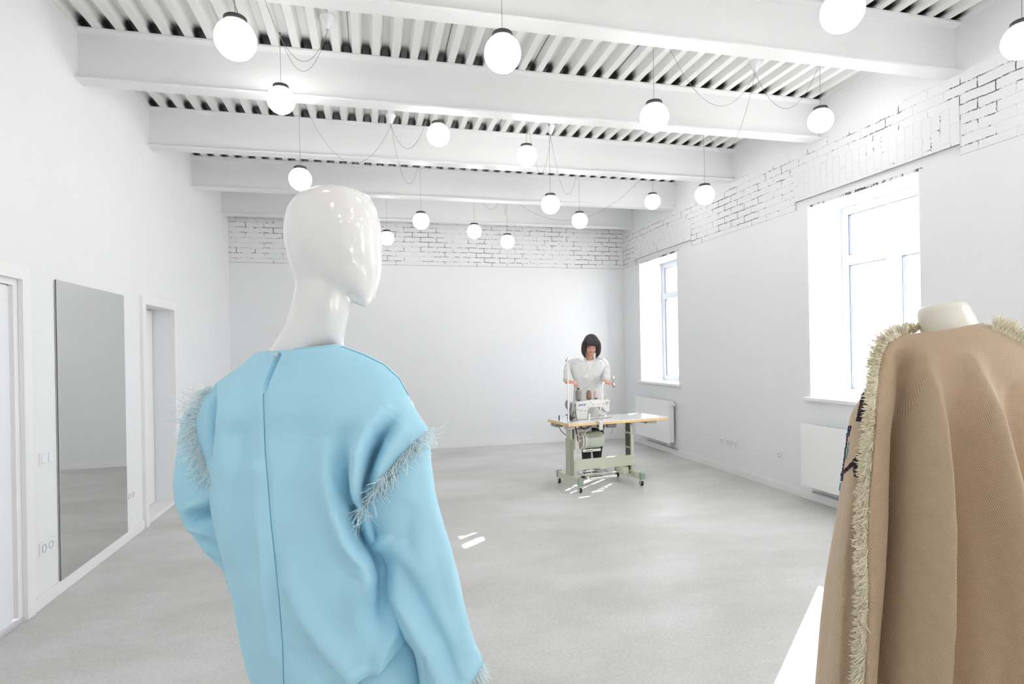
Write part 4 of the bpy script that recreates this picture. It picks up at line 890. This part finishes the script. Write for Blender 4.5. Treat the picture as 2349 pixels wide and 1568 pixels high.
po = thing('poncho', 'tan woven wool poncho with cream fringe along its side seam, at the right edge', 'poncho', pb)
gmesh('poncho_cloth', GP, M_tan, po); BP = bvh_of(GP)
dr_ = [(-.2, -1, .75), (-.45, -.9, .85), (-.8, -.6, 1), (-1, -.15, .9), (-1, .15, .8), (-1, .2, .8), (-1, .25, .85), (-1, .3, .9), (-1, .3, .85), (-1, .35, .9)] + [(-1, .3, .85)] * 7
fringe('side_fringe', [BP], ROOT, dr_, 1.8, 5, .027, .0014, M_yarn, po, .26, .55, .3, .15, 11, DB, 3.2)
fringe('shoulder_fringe', [BP], [(2278, 756), (2310, 768), (2345, 788), (2372, 812), (2392, 850)], [(.2, -.9), (.3, -.9), (.5, -.8), (.8, -.5), (1, 0)], 1.6, 5, .03, .0011, M_yarn, po, .22, .4, .25, .25, 12, DB, 2.5)
# stitched motifs on the front panel
def motif(name, col, paths, w, lab):
    rnd = random.Random(3); M_ = mat(lab.replace(' ', '_') + '_yarn', col, .85)
    for P in paths:
        mb = MB()
        for (x, y, _) in resample(P, 3.0):
            for k_ in range(w):
                h = hit(BP, x + (k_ - (w - 1) / 2) * 3.4 + rnd.uniform(-.8, .8), y + rnd.uniform(-.8, .8))
                if h: mb.sphere(h[0] + h[1] * .0006, .0021, 6, 4, (1, 1, .8))
        if len(mb.b.verts): o = mb.out(name, M_, po, True, world=True); o['label'] = lab + ' stitching'
motif('stitched_motif', (.045, .02, .03), [[(1986, 892), (1975, 905), (1968, 912)], [(1982, 905), (1976, 935), (1970, 965)], [(1986, 912), (1981, 940), (1975, 955)], [(1976, 1040), (1966, 1052), (1950, 1070), (1937, 1082)], [(1964, 1056), (1963, 1078), (1965, 1092)], [(1970, 1046), (1962, 1062)]], 3, 'dark plum')
motif('stitched_motif', (.01, .03, .09), [[(1949, 978), (1946, 990), (1944, 1000)], [(1931, 1085), (1930, 1100)]], 3, 'navy blue')
motif('stitched_motif', (.07, .008, .05), [[(1943, 1003), (1939, 1030), (1935, 1060), (1933, 1078)]], 2, 'purple')
motif('stitched_motif', (.14, .38, .42), [[(1948, 1015), (1945, 1035), (1942, 1050)], [(1929, 1105), (1927, 1125)]], 1, 'teal')
# the bust
bu = thing('tailor_bust', 'cream tailor bust on a pole, its neck rising from the tan poncho', 'dress form', pb)
bs = [(2125, 704, 2200, 692, .03), (2112, 706, 2214, 690, .05), (2105, 716, 2224, 702, .056), (2106, 740, 2236, 722, .058), (2112, 768, 2248, 744, .06), (2095, 800, 2280, 780, .068), (2050, 850, 2340, 840, .085), (2035, 950, 2370, 950, .10), (2050, 1100, 2370, 1100, .10), (2080, 1250, 2350, 1250, .09), (2060, 1450, 2370, 1450, .11), (2060, 1560, 2370, 1560, .11), (2100, 1580, 2330, 1580, .09)]
Gb = loft([(a, b_, c, d, DB, DB, e) for a, b_, c, d, e in bs], 90, 64, 2.1); gmesh('bust_form', Gb, M_cream, bu, True, True)
MB().cyl((0, 0, .03), (0, 0, .95), .014).out('pole', M_steel, bu, True, auto=40)
MB().lathe([(.0001, 0), (.18, 0), (.18, .012), (.16, .02), (.03, .03), (.02, .05), (.0001, .05)], seg=40).out('stand_base', M_steel, bu, True, auto=40)

# ================================================================== the seamstress behind the table
M_skin = mat('skin', (.66, .37, .27), .5, var=.03, scale=40)
M_skin.node_tree.nodes['Principled BSDF'].inputs['Subsurface Weight'].default_value = .08
M_shirt = mat('white_shirt_cloth', (.70, .70, .70), .85, bump=.1, scale=30)
M_hair = mat('dark_brown_hair', (.035, .024, .026), .45, bump=.5, scale=60)
M_trou = mat('black_trousers_cloth', (.008, .009, .013), .8)
DP = 7.2
pp = at(1360, 1092, DP + .1); pp = Vector((pp.x, pp.y, 0))
pe = thing('person', 'person with dark bob, white shirt and black trousers standing behind the sewing table', 'person', pp)
def pt(u, v, d): return at(u, v, d + .1)
hipL, hipR = pt(1344, 938, DP), pt(1372, 938, DP)
knL, anL = pt(1346, 1016, DP - .05), pt(1346, 1083, DP - .02)
knR, anR = pt(1370, 1014, DP + .1), pt(1370, 1074, DP + .28)
anL.z = .085; anR.z = .10
shL, shR = pt(1314, 834, 7.15), pt(1380, 831, 7.15)
elL, wrL = pt(1301, 866, 6.97), pt(1300, 876, 6.78)
elR, wrR = pt(1391, 864, 6.98), pt(1386, 876, 6.76)
neck0, neck1 = pt(1352, 832, 7.17), pt(1354, 808, 7.12)
F_ = (-CF * .9 + Vector((0, 0, -.42)) - CR * .08).normalized(); S_ = CR; U_ = S_.cross(-F_).normalized()
if U_.z < 0: U_ = -U_
S_ = F_.cross(U_).normalized(); S_ = S_ if S_.dot(CR) > 0 else -S_
hc = pt(1356, 792, 7.08)
def hp3(x, y, z): return hc + S_ * x + F_ * y + U_ * z
def ell(c, rx, ry, rz, su=28, sv=18):
    mb = MB(); r = []
    for i in range(1, sv):
        a = pi * i / sv; r.append([c + S_ * rx * sin(a) * cos(b_) + F_ * ry * sin(a) * sin(b_) + U_ * rz * cos(a) for b_ in [2 * pi * j / su for j in range(su)]])
    mb.rings(r); return tmp(mb)
P_ = [ell(hp3(0, -.015, .02), .074, .094, .092), ell(hp3(0, .02, -.02), .062, .072, .085), ell(hp3(0, .042, -.078), .036, .042, .036),
      tmp(chain([hp3(0, .086, .012), hp3(0, .106, -.022), hp3(0, .098, -.032)], [.007, .011, .010], 10, 4)),
      ell(hp3(0, .072, .035), .05, .022, .014), ell(hp3(-.032, .068, -.025), .022, .02, .02), ell(hp3(.032, .068, -.025), .022, .02, .02),
      ell(hp3(-.074, -.01, -.005), .010, .016, .028), ell(hp3(.074, -.01, -.005), .010, .016, .028)]
P_.append(tmp(chain([neck0 - Vector((0, 0, .02)), neck1, hp3(0, -.02, -.05)], [.055, .047, .048], 16, 5)))
P_.append(tmp(chain([pt(1358, 950, DP), pt(1356, 905, DP - .0), pt(1352, 855, 7.17), pt(1350, 836, 7.17)], [.10, .08, .085, .06], 22, 6)))
P_.append(tmp(chain([shL.lerp(shR, .1), shL.lerp(shR, .9)], [.030, .030], 16, 6)))
for s_, e_, w_ in ((shL, elL, wrL), (shR, elR, wrR)): P_.append(tmp(chain([s_, e_, w_], [.030, .030, .024], 14, 8)))
P_ += hand(wrL, CR * .85 - CF * .35 + Vector((0, 0, .05)), Vector((0, 0, 1)) - CF * .4, -1, .95, .5) + hand(wrR, CR * .9 - CF * .3 + Vector((0, 0, -.12)), Vector((0, 0, 1)) - CF * .4, -1, .95, .45)
for h_, k_, a_ in ((hipL, knL, anL), (hipR, knR, anR)): P_.append(tmp(chain([h_, k_, a_], [.075, .05, .032], 16, 8)))
remeshed('body', P_, M_skin, pe, .0055, 4)
# closed eyelids, brows and mouth
for s_ in (-1, 1):
    MB().tube([hp3(s_ * .018, .090, .006), hp3(s_ * .032, .088, .001), hp3(s_ * .046, .078, .006)], .0028, 6).out('eyelashes', M_hair, pe, True, world=True)
MB().tube([hp3(-.022, .082, -.055), hp3(-.008, .090, -.053), hp3(.008, .090, -.053), hp3(.022, .082, -.055)], [.002, .005, .005, .002], 8).out('lips', mat('lips', (.42, .13, .12), .4), pe, True, world=True)
# hair
H_ = [ell(hp3(0, -.030, .035), .094, .104, .098), ell(hp3(0, .050, .078), .066, .040, .034), ell(hp3(0, -.055, -.04), .086, .066, .110)]
for s_ in (-1, 1):
    H_.append(tmp(chain([hp3(s_ * .040, .02, .10), hp3(s_ * .076, .030, .05), hp3(s_ * .088, .036, -.02), hp3(s_ * .086, .046, -.075), hp3(s_ * .070, .062, -.125)], [.03, .034, .034, .030, .014], 14, 6)))
for x in (-.05, -.032, -.014, .004, .022, .04, .056): H_.append(tmp(chain([hp3(x * .8, .06, .092), hp3(x, .088, .07), hp3(x * 1.05, .094, .040 - .5 * max(0, abs(x) - .03))], [.016, .015, .008], 10, 4)))
remeshed('hair', H_, M_hair, pe, .0045, 3)
# shirt with rolled sleeves, collar and placket
Sh = [(1338, 828, 1366, 827, .056), (1318, 831, 1379, 829, .064), (1311, 840, 1386, 838, .072), (1313, 862, 1384, 860, .082), (1317, 885, 1382, 885, .09), (1316, 915, 1384, 915, .10), (1313, 945, 1389, 945, .12), (1313, 968, 1393, 968, .148), (1318, 970, 1388, 970, .12)]
Gs = loft([(a, b_, c, d, 7.17, 7.17, e) for a, b_, c, d, e in Sh], 60, 60, 2.3)
mb = MB(); mb.rings([[Vector(p) for p in r] for r in Gs]); Q_ = [tmp(mb)]
for s_, e_, w_ in ((shL, elL, wrL), (shR, elR, wrR)): Q_.append(tmp(chain([s_.lerp(shL.lerp(shR, .5), .35), s_, e_, e_.lerp(w_, .45)], [.060, .052, .042, .039], 18, 8)))
so_ = remeshed('shirt', Q_, M_shirt, pe, .007, 3)
NV = [(v_.co.copy(), v_.normal.copy()) for v_ in so_.data.vertices]; new_ = []
for p, q in NV:
    n_ = noise.noise(Vector((p.x * 11 + p.z * 4, p.y * 11, p.z * 7))); n2_ = 1 - 2 * abs(noise.noise(Vector((p.x * 16 - p.z * 7, p.y * 16, p.z * 9 + 5)))); new_ += list(p + q * (n_ * .010 + n2_ * .008))
so_.data.vertices.foreach_set('co', new_); so_.data.update()
def Lp(*q): return [pt(*x) for x in q]
cl = MB()
for s_ in (-1, 1):     # two small collar leaves, thick cloth
    a = [pt(1353 + 1 * s_, 834, 7.03), pt(1353 + 9 * s_, 836, 7.02), pt(1353 + 14 * s_, 828, 7.06), pt(1353 + 13 * s_, 820, 7.16)]; c_ = [pt(1353 + .5 * s_, 829, 7.05), pt(1353 + 6 * s_, 827, 7.05), pt(1353 + 9 * s_, 821, 7.09), pt(1353 + 9 * s_, 815, 7.17)]
    cl.rings([[p, q, q + CF * .006, p + CF * .006] for p, q in zip(a, c_)])
cl.out('collar', M_shirt, so_, False, world=False).data.transform(Matrix.Translation(-pe.location))
fr_ = [pt(1353, v, 7.17 - e - .014) for v, e in ((836, .070), (845, .080), (862, .088), (885, .095), (900, .099), (925, .107), (955, .13))]
MB().tube(fr_, .006, 6).out('placket', M_shirt, so_, True).data.transform(Matrix.Translation(-pe.location))
# trousers and shoes
T_ = [tmp(chain([pt(1358, 930, DP), pt(1358, 945, DP)], [.14, .145], 22, 4))]
for h_, k_, a_ in ((hipL, knL, anL), (hipR, knR, anR)): T_.append(tmp(chain([h_, k_, a_ + Vector((0, 0, .03))], [.098, .074, .050], 18, 8)))
remeshed('trousers', T_, M_trou, pe, .008, 4)
for a_ in (anL, anR):
    fd = (-CF * .9 - CR * .35).normalized(); g = Vector((a_.x, a_.y, 0)); mb = MB()
    rr = []
    for t, w, h in ((-.07, .020, .05), (-.06, .032, .075), (0, .036, .10), (.05, .038, .07), (.11, .044, .052), (.16, .036, .04), (.185, .012, .02)):
        c = g + fd * t; s2 = fd.cross(Vector((0, 0, 1))); rr.append([c + s2 * w * cos(q) + Vector((0, 0, 1)) * max(.002, h / 2 + h / 2 * sin(q)) for q in [2 * pi * i / 16 for i in range(16)]])
    mb.rings(rr); mb.out('shoe', M_black, pe, True, world=True)
